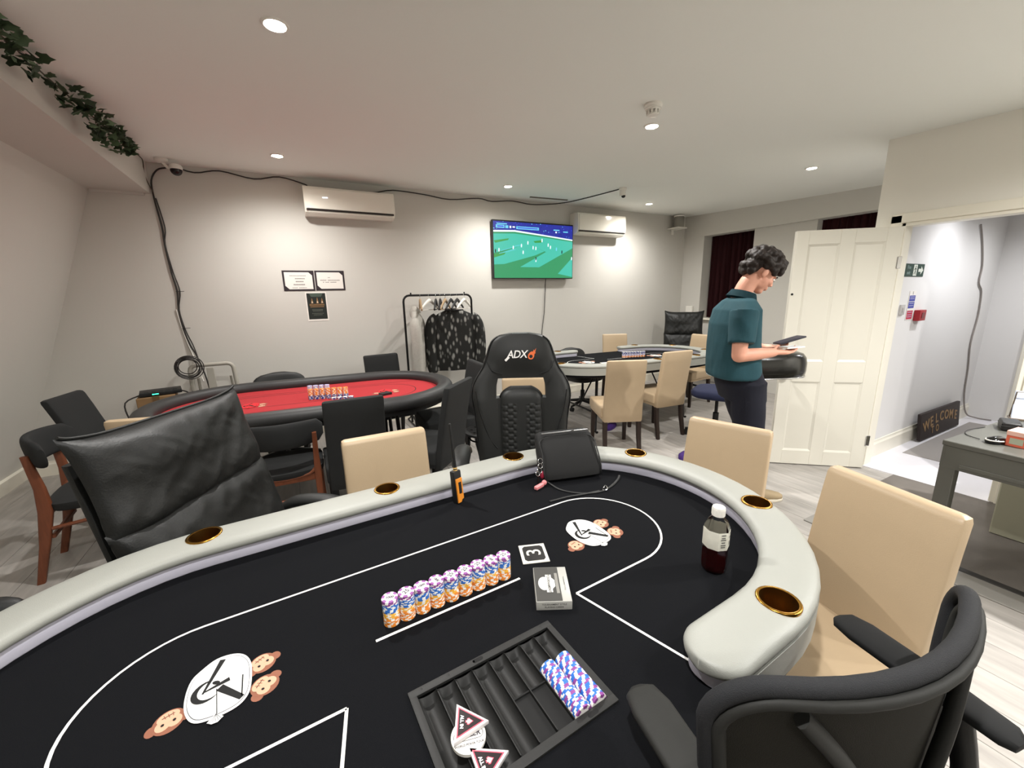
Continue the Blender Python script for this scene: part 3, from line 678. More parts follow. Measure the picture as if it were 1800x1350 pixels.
# ---------------------------------------------------------------- poker tables
EMB = [WHITEP, BLACKP, mat('monkey_brown', '8d5a45', .8), mat('monkey_face', 'd9a689', .8), mat('emblem_line', '55555a', .8)]
def ell(cx, cy, a, b, n=20, rot=0):
    c_, s_ = math.cos(rot), math.sin(rot)
    return [(cx+a*math.cos(t)*c_-b*math.sin(t)*s_, cy+a*math.cos(t)*s_+b*math.sin(t)*c_) for t in [2*PI*i/n for i in range(n)]]
def thick_line(p, q, w0, w1=None):
    w1 = w1 or w0; d = Vector((q[0]-p[0], q[1]-p[1])).normalized(); n_ = Vector((-d.y, d.x))
    return [(p[0]+n_.x*w0/2, p[1]+n_.y*w0/2), (p[0]-n_.x*w0/2, p[1]-n_.y*w0/2), (q[0]-n_.x*w1/2, q[1]-n_.y*w1/2), (q[0]+n_.x*w1/2, q[1]+n_.y*w1/2)]
def emblem(bm, cx, cy, z0, mono=None, sc_=1.0):
    mt = Matrix.Translation((cx, cy, 0)) @ Matrix.Diagonal((sc_, sc_, 1, 1))
    def P(poly, mi, lay):
        a = sum(poly[i][0]*poly[(i+1) % len(poly)][1]-poly[(i+1) % len(poly)][0]*poly[i][1] for i in range(len(poly)))
        add_flat(bm, poly if a > 0 else poly[::-1], z0 + .00025*lay, mono if mono is not None else mi, mt)
    if mono is None:
        for (mx, my, up) in ((.078, .012, (.45, -.9)), (.082, -.052, (.75, -.65)), (-.078, -.040, (.15, -1))):
            u = Vector(up).normalized(); r = Vector((u.y, -u.x))
            def at(x, y): return (mx + r.x*x + u.x*y, my + r.y*x + u.y*y)
            rot = math.atan2(r.y, r.x)
            for s in (-1, 1): P(ell(*at(s*.026, .004), .010, .012, 14, rot), 2, 0)
            P(ell(mx, my, .026, .027, 24, rot), 2, 1)
            for s in (-1, 1): P(ell(*at(s*.009, .004), .012, .013, 16, rot), 3, 2+(s > 0))
            P(ell(*at(0, -.011), .018, .013, 18, rot), 3, 4)
            for s in (-1, 1): P(ell(*at(s*.009, .003), .0028, .0032, 10, rot), 1, 5)
            P(thick_line(at(-.010, -.014), at(.010, -.012), .0016), 1, 5)
            for s in (-1, 0, 1): P(thick_line(at(s*.006-.002, -.008), at(s*.007, -.018), .0012), 2, 6)
    oc = [(-.035, .062), (-.01, .078), (.022, .074), (.045, .055), (.057, .02), (.057, -.04), (.047, -.068), (.025, -.08), (-.015, -.080), (-.040, -.068), (-.055, -.035), (-.058, .005), (-.052, .042)]
    def sm(poly, k): return [tuple(p[:2]) for p in smooth_pts([(x*k, y*k, 0) for x, y in poly], 4, True)]
    P(sm(oc, 1.0), 0, 7)
    if mono is None: P(sm(oc, .93), 4, 8); P(sm(oc, .912), 0, 9)
    P(thick_line((.002, .068), (-.028, -.010), .012, .004), 1, 10)
    P(thick_line((-.027, -.007), (.018, .003), .003, .011), 1, 11)
    P(thick_line((.001, -.010), (.042, -.060), .015, .011), 1, 11)
    P(thick_line((.0415, .0), (.0415, -.056), .0025), 1, 11)
    P(thick_line((-.004, -.010), (.001, -.074), .0016), 1, 11)
    outer = []; inner = []
    for i in range(19):
        t = math.radians(70 + 250*i/18); outer.append((-.022+.026*math.cos(t), -.007+.027*math.sin(t)))
        inner.append((-.0205+(.0245-.008*math.sin(PI*i/18))*math.cos(t), -.007+(.0255-.008*math.sin(PI*i/18))*math.sin(t)))
    for i in range(18): P([outer[i], outer[i+1], inner[i+1], inner[i]], 1, 12)
    P(ell(-.006, .007, .008, .0045, 12, -.6), 1, 12)
    P([(-.001, -.073), (-.014, -.087), (-.006, -.094), (.004, -.095), (.013, -.087)], 0, 13)
    for i in range(5): P(thick_line((0, -.074), (-.010+.005*i, -.091), .0008), 4, 14)
def outline_strip(bm, pts, wd, z, mi=0):
    """flat printed line of width wd along open/closed pts"""
    n = len(pts)
    for i in range(n-1): add_flat(bm, thick_line(pts[i], pts[i+1], wd), z, mi)
def rail_sweep(bm, path, a, b, zc, closed, e=2.5, n=16):
    path = [Vector((p[0], p[1], 0)) for p in path]; m = len(path); prev = None; first = None
    L = [0]
    for i in range(1, m): L.append(L[-1] + (path[i]-path[i-1]).length)
    for i, p in enumerate(path):
        t = (path[(i+1) % m] - path[i-1]) if closed else (path[min(i+1, m-1)] - path[max(i-1, 0)])
        t.normalize(); nn = Vector((t.y, -t.x, 0))
        k = 1.0
        if not closed:
            d = min(L[i], L[-1]-L[i]); k = math.sqrt(max(.0009, 1-(1-min(1, d/(a*1.02)))**2))
        kz = min(1, .55+.45*k) if not closed else 1
        R = []
        for j in range(n):
            th = 2*PI*j/n; ct, st = math.cos(th), math.sin(th)
            R.append(bm.verts.new(p + nn*(a*k*math.copysign(abs(ct)**(2/e), ct)) + Vector((0, 0, zc + b*kz*math.copysign(abs(st)**(2/e), st)))))
        if prev: ring_faces(bm, prev, R)
        else: first = R
        prev = R
    if closed: ring_faces(bm, prev, first)
    else: bm.faces.new(first[::-1]); bm.faces.new(prev)
HL, RO = .56, .61
def gap_path(rm, xe, n=26, fine=True):
    p = []
    k = 10 if fine else 2
    for i in range(k): p.append((xe + (.075)*(i/k)**1.5, -rm))
    p += [(xe+.075+(HL-xe-.075)*i/4, -rm) for i in range(4)]
    p += [(HL + rm*math.cos(t), rm*math.sin(t)) for t in [-PI/2+PI*i/n for i in range(n)]]
    p += [(HL-2*HL*i/10, rm) for i in range(10)]
    p += [(-HL + rm*math.cos(t), rm*math.sin(t)) for t in [PI/2+PI*i/n for i in range(n)]]
    q = p[:k+4]
    return p + [(-x, y) for x, y in q[::-1]]
CUPS = [(-.583, .548), (-.016, .548), (.551, .548)] + [(s*(.56+.5475*math.cos(math.radians(a))), .5475*math.sin(math.radians(a))) for s in (1, -1) for a in (29.5, -29.5)] + [(.615, -.547), (-.615, -.547)]
def cup_hole(bm, x, y, r=.0415):
    add_lathe(bm, [(r, .70), (r, .86)], 24, 0, Matrix.Translation((x, y, 0)))
def trestle(t, x, d):
    tubeobj('leg', [(x, -.33, .665), (x+d*.03, -.36, .015), (x+d*.03, -.40, .012)], .016, BLKMET, t)
    tubeobj('leg', [(x, .33, .665), (x+d*.03, .36, .015), (x+d*.03, .40, .012)], .016, BLKMET, t)
    tubeobj('leg_brace', [(x+d*.02, -.35, .22), (x+d*.02, .35, .22)], .011, BLKMET, t)
    tubeobj('folding_stay', [(x+d*.01, 0, .22), (x-d*.25, 0, .66)], .009, BLKMET, t)
def dealer_table(loc, rotz, label, tray):
    t = thing('poker_table', label, 'poker table', loc, rotz, None)
    bm = B(); add_prism(bm, pill(HL, .603, 28), .675, .73, None, .012, 3)
    top = obj('felt_top', bm, FELT, t, 40)
    if tray:
        cb = B(); add_box(cb, (-.009, -.361, .71), (.336, .222, .2)); boolean_cut(top, cb)
    bm = B(); add_prism(bm, pill(HL-.02, .55, 24), .655, .6755); obj('underside', bm, BLKPL, t)
    bm = B(); rp = gap_path(.540, .325); rail_sweep(bm, rp, .070, .0225, .783, False, 2.6, 20)
    rail = obj('padded_rail', bm, RAILG, t, 60)
    cb = B()
    for (x, y) in CUPS: cup_hole(cb, x, y)
    boolean_cut(rail, cb); finish(rail.data, 50)
    # pale riser under the rail, outer skirt
    def band(r, z0, z1, xe, th):
        bm = B(); pth = gap_path(r, xe, 30, False); pth = [p for i, p in enumerate(pth) if i == 0 or (Vector(p)-Vector(pth[i-1])).length > 1e-5]
        rings = []
        for i, p in enumerate(pth):
            a = Vector(pth[max(i-1, 0)]); b_ = Vector(pth[min(i+1, len(pth)-1)]); tt = (b_-a).normalized(); nn = Vector((tt.y, -tt.x))
            rings.append([bm.verts.new((p[0]+nn.x*o, p[1]+nn.y*o, z)) for o, z in ((0, z0), (th, z0), (th, z1), (0, z1))])
        for i in range(len(rings)-1): ring_faces(bm, rings[i], rings[i+1])
        bm.faces.new(rings[0][::-1]); bm.faces.new(rings[-1]); return bm
    bm = B(); rail_sweep(bm, gap_path(.540, .338), .057, .022, .750, False, 12, 24); riser = obj('rail_riser', bm, RISER, t, 40)
    cb = B()
    for (x, y) in CUPS: cup_hole(cb, x, y)
    boolean_cut(riser, cb)
    obj('table_skirt', band(.594, .695, .768, .40, .016), RAILG, t, 40)
    for (x, y) in CUPS:
        bm = B(); mt = Matrix.Translation((x, y, 0))
        add_lathe(bm, [(.0400, .799), (.0405, .8072), (.0455, .8082), (.0480, .8065), (.0478, .800)], 28, 0, mt, False)
        cp_ = obj('cup_holder', bm, BRASS, t, 60)
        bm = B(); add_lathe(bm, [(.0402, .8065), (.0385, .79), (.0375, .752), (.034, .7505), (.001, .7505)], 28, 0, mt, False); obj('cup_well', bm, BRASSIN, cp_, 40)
    trestle(t, -.62, -1); trestle(t, .62, 1)
    # printed layout
    bm = B(); z = .7305
    lp_ = [(.29, -.205), (HL-.0, -.205)] + [(HL-.0 + .205*math.cos(a), .205*math.sin(a)) for a in [-PI/2+PI*i/24 for i in range(25)]] + [(-HL + .205*math.cos(a), .205*math.sin(a)) for a in [PI/2+PI*i/24 for i in range(25)]] + [(-.295, -.205)]
    outline_strip(bm, [(.375, -.535)] + lp_ + [(-.375, -.535)], .0065, z)
    outline_strip(bm, [(-.208, -.072), (.193, -.072)], .0075, z)
    outline_strip(bm, [(.392, -.585), (.396, -.603)], .007, z)
    obj('betting_line', bm, WHITEP, t, 0, fixn=False)
    for cx in (-.515, .505):
        bm = B(); emblem(bm, cx, 0 if cx > 0 else -.008, z); obj('emblem_print', bm, EMB, t, 0, fixn=False)
    return t
T1A = math.radians(2.8)
main_t = dealer_table((.290, .948, 0), T1A, 'black felt poker table with grey padded rail in the foreground', True)
far_t = dealer_table((3.52, 3.665, 0), math.radians(175), 'far black felt poker table with grey rail behind the racing chair', False)
def T1(x, y, z=.73):
    c_, s_ = math.cos(T1A), math.sin(T1A); return (.290 + x*c_ - y*s_, .948 + x*s_ + y*c_, z)
# red table
RT = (.09, 3.60); RA = math.radians(-5)
rt = thing('poker_table', 'red felt oval poker table with black padded rail by the back wall', 'poker table', (RT[0], RT[1], 0), RA)
rh = .48
bm = B(); add_prism(bm, pill(rh, .575, 28), .70, .73, None, .006, 2); obj('felt_top', bm, REDFELT, rt, 40)
bm = B(); add_prism(bm, pill(rh, .60, 24), .66, .701); obj('underside', bm, BLKPL, rt)
bm = B(); rail_sweep(bm, pill(rh, .595, 28), .066, .052, .750, True, 2.3, 18); obj('padded_rail', bm, RAILB, rt, 60)
trestle(rt, -.60, -1); trestle(rt, .60, 1)
bm = B(); lp_ = pill(rh+.07, .27, 24); outline_strip(bm, lp_+[lp_[0]], .006, .7306); outline_strip(bm, [(-.32, -.12), (.30, -.12)], .006, .7306); outline_strip(bm, [(-.9, .33), (.9, .33)], .005, .7306)
obj('betting_line', bm, BLACKP, rt, 0, fixn=False)
REMB = [mat('red_print', 'd8262e', .9), BLACKP, EMB[2], EMB[3], BLACKP]
for cx in (-.44, .56):
    bm = B()
    emblem(bm, cx, -.03, .7306, None); 
    for f in bm.faces: 
        if f.material_index == 4: f.material_index = 1
    obj('emblem_print', bm, REMB, rt, 0, fixn=False)
# ---------------------------------------------------------------- poker chips on the near table
def chip_mats(c_): return [mat('chip_'+c_, c_, .45), mat('chip_white', 'f0ece6', .45), mat('chip_inlay', 'f4efec', .5)]
CR, CH = .0198, .00352
def chip_mesh(name, colr):
    bm = B(); n = 30
    prof = [(CR*.64, 0), (CR*.97, 0), (CR, CH*.15), (CR, CH*.85), (CR*.97, CH), (CR*.64, CH)]
    rings = [[bm.verts.new((r*math.cos(2*PI*i/n), r*math.sin(2*PI*i/n), z)) for i in range(n)] for r, z in prof]
    for a, b_ in zip(rings, rings[1:]):
        for i in range(n):
            f = bm.faces.new((a[i], a[(i+1) % n], b_[(i+1) % n], b_[i])); f.material_index = 1 if i % 5 in (0, 1) else 0
    f = bm.faces.new(rings[0][::-1]); f.material_index = 2
    f = bm.faces.new(rings[-1]); f.material_index = 2
    return mesh_of(name, bm, chip_mats(colr), 30)
CHIPS = {'orange': chip_mesh('chip_orange', 'e88a2c'), 'yellow': chip_mesh('chip_yellow', 'f2b43a'), 'blue': chip_mesh('chip_blue', '2f6fc4'), 'purple': chip_mesh('chip_purple', '8a4690')}
ORD = ['', 'first', 'second', 'third', 'fourth', 'fifth', 'sixth', 'seventh', 'eighth', 'ninth', 'tenth', 'eleventh', 'twelfth', 'thirteenth', 'fourteenth', 'fifteenth', 'sixteenth', 'seventeenth', 'eighteenth', 'nineteenth', 'twentieth'] + ['twenty-' + s for s in ('first', 'second', 'third', 'fourth', 'fifth', 'sixth', 'seventh', 'eighth', 'ninth')] + ['thirtieth', 'thirty-first', 'thirty-second', 'thirty-third', 'thirty-fourth', 'thirty-fifth', 'thirty-sixth']
rs = random.Random(21)
nums = ['1000', '25', '1000', '1000', '25', '25', '25', '1000', '25']
NUMB = mat('chip_number', '3a3540', .6)
for s in range(9):
    x0 = -.160 + .0399*s; y0 = -.034 - .0006*s
    seq = ['orange']*(7 + (s % 2)) + ['yellow']*(4 - (s % 2)) + ['blue']*6 + ['purple']*3
    lx = 0; ly = 0
    for k, c_ in enumerate(seq):
        lx = max(-.0012, min(.0012, lx + rs.uniform(-.0006, .0006))); ly = max(-.0012, min(.0012, ly + rs.uniform(-.0006, .0006)))
        if s == 0 and k < 4: lx = .0012
        P = T1(x0+lx*.35, y0+ly, .7306 + k*CH)
        o = obj('poker_chip', CHIPS[c_], None, loc=P, rotz=rs.uniform(0, 6.28))
        where = 'topmost chip of' if k == 19 else ORD[k+1] + ' chip up in'
        tag(o, '%s and white poker chip, %s the %s stack from the left' % (c_, where, ORD[s+1]), 'poker chip', 'poker chips on the near table')
        if k == 19:
            o.rotation_euler = (0, 0, (-.25, .5, .2, -1.2, .7, .6, .5, -1.3, .4)[s])
            bm = B(); text_bm(bm, nums[s], .0098 if len(nums[s]) > 2 else .0165, Matrix.Translation((0, 0, CH+.0002)), 0, 0, .0005); obj('number_print', bm, NUMB, o, 0)
# dealer tray
TRAY = mat('tray_plastic', '1d1d1c', .55, bump=.05, bscale=400)
tr = thing('chip_tray', 'black plastic dealer chip tray set into the near table', 'chip tray', T1(-.009, -.361), T1A)
bm = B()
ow, oh, iw, ih = .352, .238, .322, .204
for (x, y, sx_, sy_) in ((0, (oh+ih)/4, ow, (oh-ih)/2), (0, -(oh+ih)/4, ow, (oh-ih)/2), ((ow+iw)/4, 0, (ow-iw)/2, ih+.002), (-(ow+iw)/4, 0, (ow-iw)/2, ih+.002)):
    add_box(bm, (x, y, .002), (sx_, sy_, .007), None, .0018, 2)
obj('tray_rim', bm, TRAY, tr)
bm = B(); nC = 8; cw = iw/nC; r = .0200
prof = []
for k in range(nC):
    xc = -iw/2 + cw*(k+.5)
    prof += [(xc + r*math.cos(t), -.001 + r*math.sin(t)) for t in [PI + PI*i/10 for i in range(11)]]
for sgn in (0,):
    A_ = [bm.verts.new((x, ih/2-.012, z)) for x, z in prof]; B_ = [bm.verts.new((x, -ih/2, z)) for x, z in prof]
    C_ = [bm.verts.new((x, ih/2, z*.35)) for x, z in prof]
    ring_faces(bm, C_, A_, 0, False); ring_faces(bm, A_, B_, 0, False)
bm2v = [bm.verts.new((x, -ih/2, -.03)) for x in (-iw/2, iw/2)]
obj('chip_channels', bm, TRAY, tr, 40)
boxobj('tray_bottom', (0, 0, -.0245), (iw+.008, ih+.008, .004), TRAY, tr)
for k in range(nC-1): boxobj('divider', (-iw/2+cw*(k+1), -.003, -.0005), (.0018, ih-.014, .006), TRAY, tr)
for k in (4, 5):
    xc = -iw/2 + cw*(k+.5)
    bm = B(); add_box(bm, (xc, -.052, -.007), (cw-.003, .094, .003)); add_box(bm, (xc, -.0045, -.006), (cw-.003, .003, .011)); obj('card_slot', bm, mat('tray_slot', '0c0c0c', .8), tr)
for (x, y) in ((-.02, .1115), (.115, -.1115)): 
    bm = B(); add_prism(bm, pill(.008, .0045, 8), .0050, .0058, Matrix.Translation((x, y, 0))); obj('rim_slot', bm, mat('tray_slot', '0c0c0c', .8), tr)
for k in range(6): 
    bm = B(); add_lathe(bm, [(.004, .0054), (.003, .0058), (.0005, .0058)], 12, 0, Matrix.Translation((-.15+.06*k, .1115, 0)), False); obj('rim_rivet', bm, TRAY, tr)
# chips lying in the right two channels
for q, (k, n0, lab) in enumerate(((6, 34, 'left'), (7, 34, 'right'))):
    xc = -.009 - iw/2 + cw*(k+.5); bag_ = ['blue', 'purple', 'blue', 'blue', 'purple']
    for i in range(n0):
        c_ = 'purple' if (i*7+q*3) % 5 in (0, 3) else 'blue'
        P = T1(xc, -.361 - ih/2 + .0005 + i*CH, .7295)
        o = obj('poker_chip', CHIPS[c_], None, loc=P)
        o.rotation_euler = Matrix.Rotation(T1A, 3, 'Z').to_euler()
        o.rotation_euler = (Matrix.Rotation(T1A, 3, 'Z') @ Matrix.Rotation(-PI/2, 3, 'X') @ Matrix.Rotation(rs.uniform(0, .5)+i*.17, 3, 'Z')).to_euler()
        tag(o, '%s and white poker chip, %s from the front in the %s row of the tray' % (c_, ORD[i+1], lab), 'poker chip', 'poker chips in the dealer tray')
# white dealer button and the two triangular plaques
db = thing('dealer_button', 'round white dealer button lying on the chip tray', 'dealer button', T1(-.117, -.3885, .7365), T1A-.30)
bm = B(); add_lathe(bm, [(.029, 0), (.0315, .0015), (.0315, .0075), (.029, .009)], 36); obj('button_disc', bm, WHITEPL, db)
bm = B(); I4 = Matrix.Translation((0, -.016, .0093)); text_bm(bm, 'WORLD POKER TOUR', .0052, I4, 0, 0, .0001)
text_bm(bm, 'DEALER', .0125, Matrix.Translation((0, 0, .0093)), 0, 0, .0003)
ol = pill(.018, .0085, 10); outline_strip(bm, ol+[ol[0]], .0008, .0093)
obj('button_print', bm, NUMB, db, 0, fixn=False)
PLQ = [mat('clear_acrylic', 'd9d4d4', .12, coat=.5), mat('plaque_red', 'e0566a', .4), mat('plaque_black', '17060a', .4), mat('plaque_white', 'f6eef0', .4)]
def plaque(cx, cy, z, a0, label, tilt=0):
    t = thing('all_in_plaque', label, 'plaque', T1(cx, cy, z), T1A+a0)
    t.rotation_euler = (tilt, 0, T1A+a0)
    def tri(r): return [(r*math.cos(PI/2+2*PI*i/3), r*math.sin(PI/2+2*PI*i/3)) for i in range(3)]
    bm = B(); add_prism(bm, tri(.041), 0, .009, None, .0012, 2); obj('acrylic_block', bm, PLQ[0], t)
    bm = B(); add_flat(bm, tri(.033), .0093, 1); add_flat(bm, tri(.029), .0096, 2)
    text_bm(bm, 'ALL IN', .0082, Matrix.Translation((0, -.0085, .0099)), 3, 0, .0004)
    for k_, c_ in ((1.0, 1), (.72, 3)):
        sp = [(0, .0085), (.0035, .0035), (.0065, 0), (.0055, -.0035), (.0018, -.003), (.0025, -.0062), (-.0025, -.0062), (-.0018, -.003), (-.0055, -.0035), (-.0065, 0), (-.0035, .0035)]
        f = add_flat(bm, [(x*k_, .0045+y*k_) for x, y in sp][::-1], .0099+.0003*(c_ == 3), c_)
    obj('plaque_print', bm, PLQ, t, 0, fixn=False)
plaque(-.113, -.3729, .7465, -2.054-T1A+.0488, 'red and black triangular all in plaque lying on the dealer button', 0)
plaque(-.1085, -.4445, .7365, -1.668, 'second triangular all in plaque at the front edge of the tray', 0)
# number plate and card case
npl = thing('number_plate', 'square black and white table plate with the number 3', 'number plate', T1(.2885, -.002, .7308), T1A-.40)
bm = B(); add_box(bm, (0, 0, .0015), (.083, .092, .003), None, .0008, 1); obj('plate_base', bm, mat('plate_white', 'c9c7be', .5), npl)
bm = B(); q_ = [(-.032, -.028), (-.025, -.036), (.025, -.036), (.032, -.028), (.032, .028), (.025, .036), (-.025, .036), (-.032, .028)]
add_prism(bm, q_, .003, .0036); obj('plate_panel', bm, mat('plate_black', '1b1a19', .5), npl)
bm = B(); text_bm(bm, '3', .075, Matrix.Translation((.002, .003, .0038)) @ Matrix.Rotation(PI/2, 4, 'Z') @ Matrix.Diagonal((1.0, .85, 1, 1)), 0, 0, .0005); obj('plate_number', bm, mat('plate_white', 'c9c7be', .5), npl, 0)
dk = thing('card_case', 'grey and silver playing card case beside the number plate', 'card case', T1(.2375, -.163, .7306), T1A-.53)
bm = B(); add_box(bm, (0, 0, .0125), (.092, .134, .025), None, .0015, 2); obj('case', bm, mat('case_silver', 'a9a8a2', .35), dk)
bm = B(); add_prism(bm, [(-.0445, -.065), (.022, -.065), (.022, .065), (-.0445, .065)], .0251, .0256); obj('case_label', bm, mat('case_dark', '3b3a37', .5), dk)
bm = B(); RZ = Matrix.Rotation(-PI/2, 4, 'Z')
sh_ = [(-.034, -.007), (.034, -.007), (.034, .009), (.022, .009), (.012, .017), (-.012, .017), (-.022, .009), (-.034, .009)]
add_flat(bm, [(y, -x) for x, y in [(p[0], p[1]) for p in sh_]][::1], .0258, 0, Matrix.Translation((-.008, 0, 0)))
add_flat(bm, ell(-.020, 0, .016, .026, 20), .0257, 0)
text_bm(bm, 'TOURNAMENT', .0100, Matrix.Translation((-.0075, 0, .0261)) @ RZ, 1, 0, .0002)
add_flat(bm, thick_line((.0145, -.038), (.0145, .040), .008), .0258, 2)
text_bm(bm, 'TOURNAMENT STYLE', .0055, Matrix.Translation((.034, 0, .0253)) @ RZ, 1)
fm_ = frame_m((-.01, -.0672, .0125), (1, 0, 0), (0, 0, 1))
text_bm(bm, 'TOURNAMENT STYLE', .0065, fm_ @ Matrix.Translation((.01, .004, 0)), 1, 0, .0001); text_bm(bm, 'PLAYING CARDS', .0065, fm_ @ Matrix.Translation((.01, -.004, 0)), 1, 0, .0001)
obj('case_print', bm, [mat('case_white', 'd5d4cf', .5), mat('case_ink', '3d3b38', .5), mat('case_grey', '85837d', .5)], dk, 0, fixn=False)
# chip racks on the red table (too small to tell chips apart)
bm = B(); rs = random.Random(4)
cm = [mat('chip_e88a2c', 'e88a2c', .45), mat('chip_white', 'f0ece6', .45), mat('chip_2b3a8a', '2b3a8a', .45), mat('chip_lilac', 'b9b4dc', .45)]
def mini_stack(bm, x, y, z, cols):
    for i, c_ in enumerate(cols):
        n = 12; a0 = rs.uniform(0, 6); R1 = [bm.verts.new((x+CR*math.cos(2*PI*k/n+a0), y+CR*math.sin(2*PI*k/n+a0), z+i*.0036)) for k in range(n)]
        R2 = [bm.verts.new((v.co.x, v.co.y, z+i*.0036+.0034)) for v in R1]
        for k in range(n):
            f = bm.faces.new((R1[k], R1[(k+1) % n], R2[(k+1) % n], R2[k])); f.material_index = 1 if k % 3 == 0 else c_
        f = bm.faces.new(R2); f.material_index = c_ if c_ != 2 else 1
        f = bm.faces.new(R1[::-1]); f.material_index = c_
for s in range(7): mini_stack(bm, .07+.0425*s, 3.575-.0125*s, .7306, [2]*9 + [0]*14)
for s in range(4): mini_stack(bm, .07+.042*s, 3.63-.01*s, .7306, [3]*28)
o = obj('chip_stacks', bm, cm, None, 30); o['kind'] = 'stuff'; tag(o, 'orange and navy poker chip stacks standing on the red table', 'poker chips')
bm = B()
for s in range(4): mini_stack(bm, .23+.042*s, 3.475-.01*s, .7306, [2]*4)
o = obj('chip_stacks', bm, cm, None, 30); o['kind'] = 'stuff'; tag(o, 'low stacks of dark chips in front on the red table', 'poker chips')
for (nm, x, y, lab) in (('card_deck', .62, 3.40, 'black card deck lying on the red felt'),):
    t = tag(boxobj('card_deck', (x, y, .7395), (.09, .063, .017), BLKPL, None, .002, 1, Matrix.Rotation(.3, 3, 'Z')), lab, 'card deck')
bm = B()
for s in range(8): mini_stack(bm, 3.60+.036*s, 3.755-.012*s, .7306, [0]*6 + [3]*5 + [2]*8)
o = obj('chip_stacks', bm, cm, None, 30); o['kind'] = 'stuff'; tag(o, 'row of orange and lilac chip stacks on the far table', 'poker chips')
for i, (x, y, a) in enumerate(((2.93, 3.52, .3), (3.17, 3.55, -.2))):
    tag(boxobj('paper_sheet', (x, y, .7318), (.17, .09, .0015), PAPER, None, 0, 1, Matrix.Rotation(a, 3, 'Z')), ('white paper slip at the left end of the far table', 'white paper slip beside the beige chair on the far table')[i], 'paper')
# ---------------------------------------------------------------- bottle, radio, bag, white plate on the near table
BCOL = mat('clear_pet', 'ffffff', .05, trans=1, ior=1.2)
bt = thing('drink_bottle', 'plastic bottle of dark red drink with white label and cap', 'bottle', (.993, .64, .7306), .4)
def oct_ring(z, r, e): return ((0, 0, z), (1, 0, 0), (0, 1, 0), r, r, e)
OC = Matrix.Rotation(PI/8, 4, 'Z')
bm = B(); prof = [(.0285, .002), (.033, .010), (.0345, .025), (.0345, .135), (.033, .142), (.026, .158), (.0150, .170), (.0135, .178)]
add_lathe(bm, prof, 8, 0, OC, True); obj('bottle_body', bm, BCOL, bt, 30)
bm = B(); add_lathe(bm, [(.0272, .004), (.0315, .011), (.0330, .026), (.0330, .078)], 8, 0, OC); obj('dark_drink', bm, mat('cola_red', '2a0405', .1, coat=.4), bt, 30)
bm = B(); add_lathe(bm, [(.0349, .080), (.0352, .0815), (.0352, .133), (.0349, .1345)], 8, 0, OC, False); obj('label_sleeve', bm, mat('bottle_label', 'd8d6c8', .5, var=.06, vscale=60), bt, 20)
bm = B()
for (a0, zs) in ((-2.356, (.126, .118, .112, .104, .096, .090)), (-1.571, (.126, .115, .100, .094)), (-.785, (.128, .12, .108, .1, .093, .087))):
    for zz in zs:
        c_ = Vector((.0333*math.cos(a0), .0333*math.sin(a0), zz)); tt = Vector((-math.sin(a0), math.cos(a0), 0))
        Lw = random.uniform(.005, .009)
        bm.faces.new([bm.verts.new(c_+tt*Lw), bm.verts.new(c_-tt*Lw), bm.verts.new(c_-tt*Lw+Vector((0, 0, .0035))), bm.verts.new(c_+tt*Lw+Vector((0, 0, .0035)))])
obj('label_print', bm, mat('label_ink', '6b6a66', .6), bt, 0, fixn=False)
bm = B(); add_lathe(bm, [(.0155, .172), (.0172, .173), (.0172, .195), (.0165, .198), (.001, .1985)], 24); 
for k in range(24):
    a = 2*PI*k/24; add_box(bm, (.0173*math.cos(a), .0173*math.sin(a), .184), (.0012, .0016, .018), Matrix.Rotation(a, 3, 'Z'))
obj('cap', bm, WHITEPL, bt, 40)
# two way radio
wr = thing('two_way_radio', 'orange and black two way radio leaning on the grey rail', 'radio', (.497, 1.383, .7306), .35)
wr.rotation_euler = (-.10, 0, .35)
ORG = mat('radio_orange', 'e7902f', .45)
bm = B(); add_box(bm, (0, .006, .065), (.036, .026, .13), None, .005, 2); obj('radio_body', bm, BLKPL, wr)
bm = B(); add_prism(bm, [(-.014, .004), (.002, .004), (.004, .014), (.015, .016), (.015, .10), (-.015, .10)], .0, .006, frame_m((0, -.0065, 0), (1, 0, 0), (0, 0, 1)), .001, 1); obj('front_cover', bm, ORG, wr)
bm = B(); add_box(bm, (.001, -.0135, .063), (.013, .003, .046), None, .001, 1); obj('talk_button', bm, BLKPL, wr)
bm = B(); add_lathe(bm, [(.008, .128), (.008, .134), (.006, .136), (.0075, .137), (.0075, .143), (.0055, .145), (.0062, .15), (.0058, .24), (.0045, .315), (.002, .318)], 14, 0, Matrix.Translation((.002, .006, 0))); obj('antenna', bm, BLKPL, wr)
for zz in (.131, .140):
    bm = B(); add_lathe(bm, [(.0083, zz-.002), (.0086, zz), (.0083, zz+.002)], 14, 0, Matrix.Translation((.002, .006, 0)), False); obj('antenna_ring', bm, mat('radio_pale', 'f0c474', .4), wr)
# bag
BAGF = mat('black_nylon', '0f0f0f', .75, bump=.25, bscale=700)
bg = thing('crossbody_bag', 'small black zipped bag leaning against the grey rail', 'bag', (1.0, 1.335, .733), -.25)
bm = B()
add_loft(bm, [((0, .07*t_-.0, h_), (1, 0, 0), (0, 1, -.35), a_, b_, 4.5) for t_, h_, a_, b_ in ((0, .0, .115, .018), (0, .004, .132, .034), (.15, .03, .139, .040), (.9, .10, .136, .040), (1.5, .155, .131, .034), (1.75, .172, .122, .024), (1.8, .178, .105, .008))], 40)
obj('bag_body', bm, BAGF, bg, 50)
bm = B(); add_tube(bm, smooth_pts([(-.10, -.012, .006), (-.13, -.026, .03), (-.128, .018, .115), (-.115, .07, .160), (0, .085, .172), (.115, .07, .160), (.128, .018, .115), (.13, -.026, .03), (.10, -.012, .006)], 4, True), .003, 6, closed=True); obj('piping', bm, BLKPL, bg)
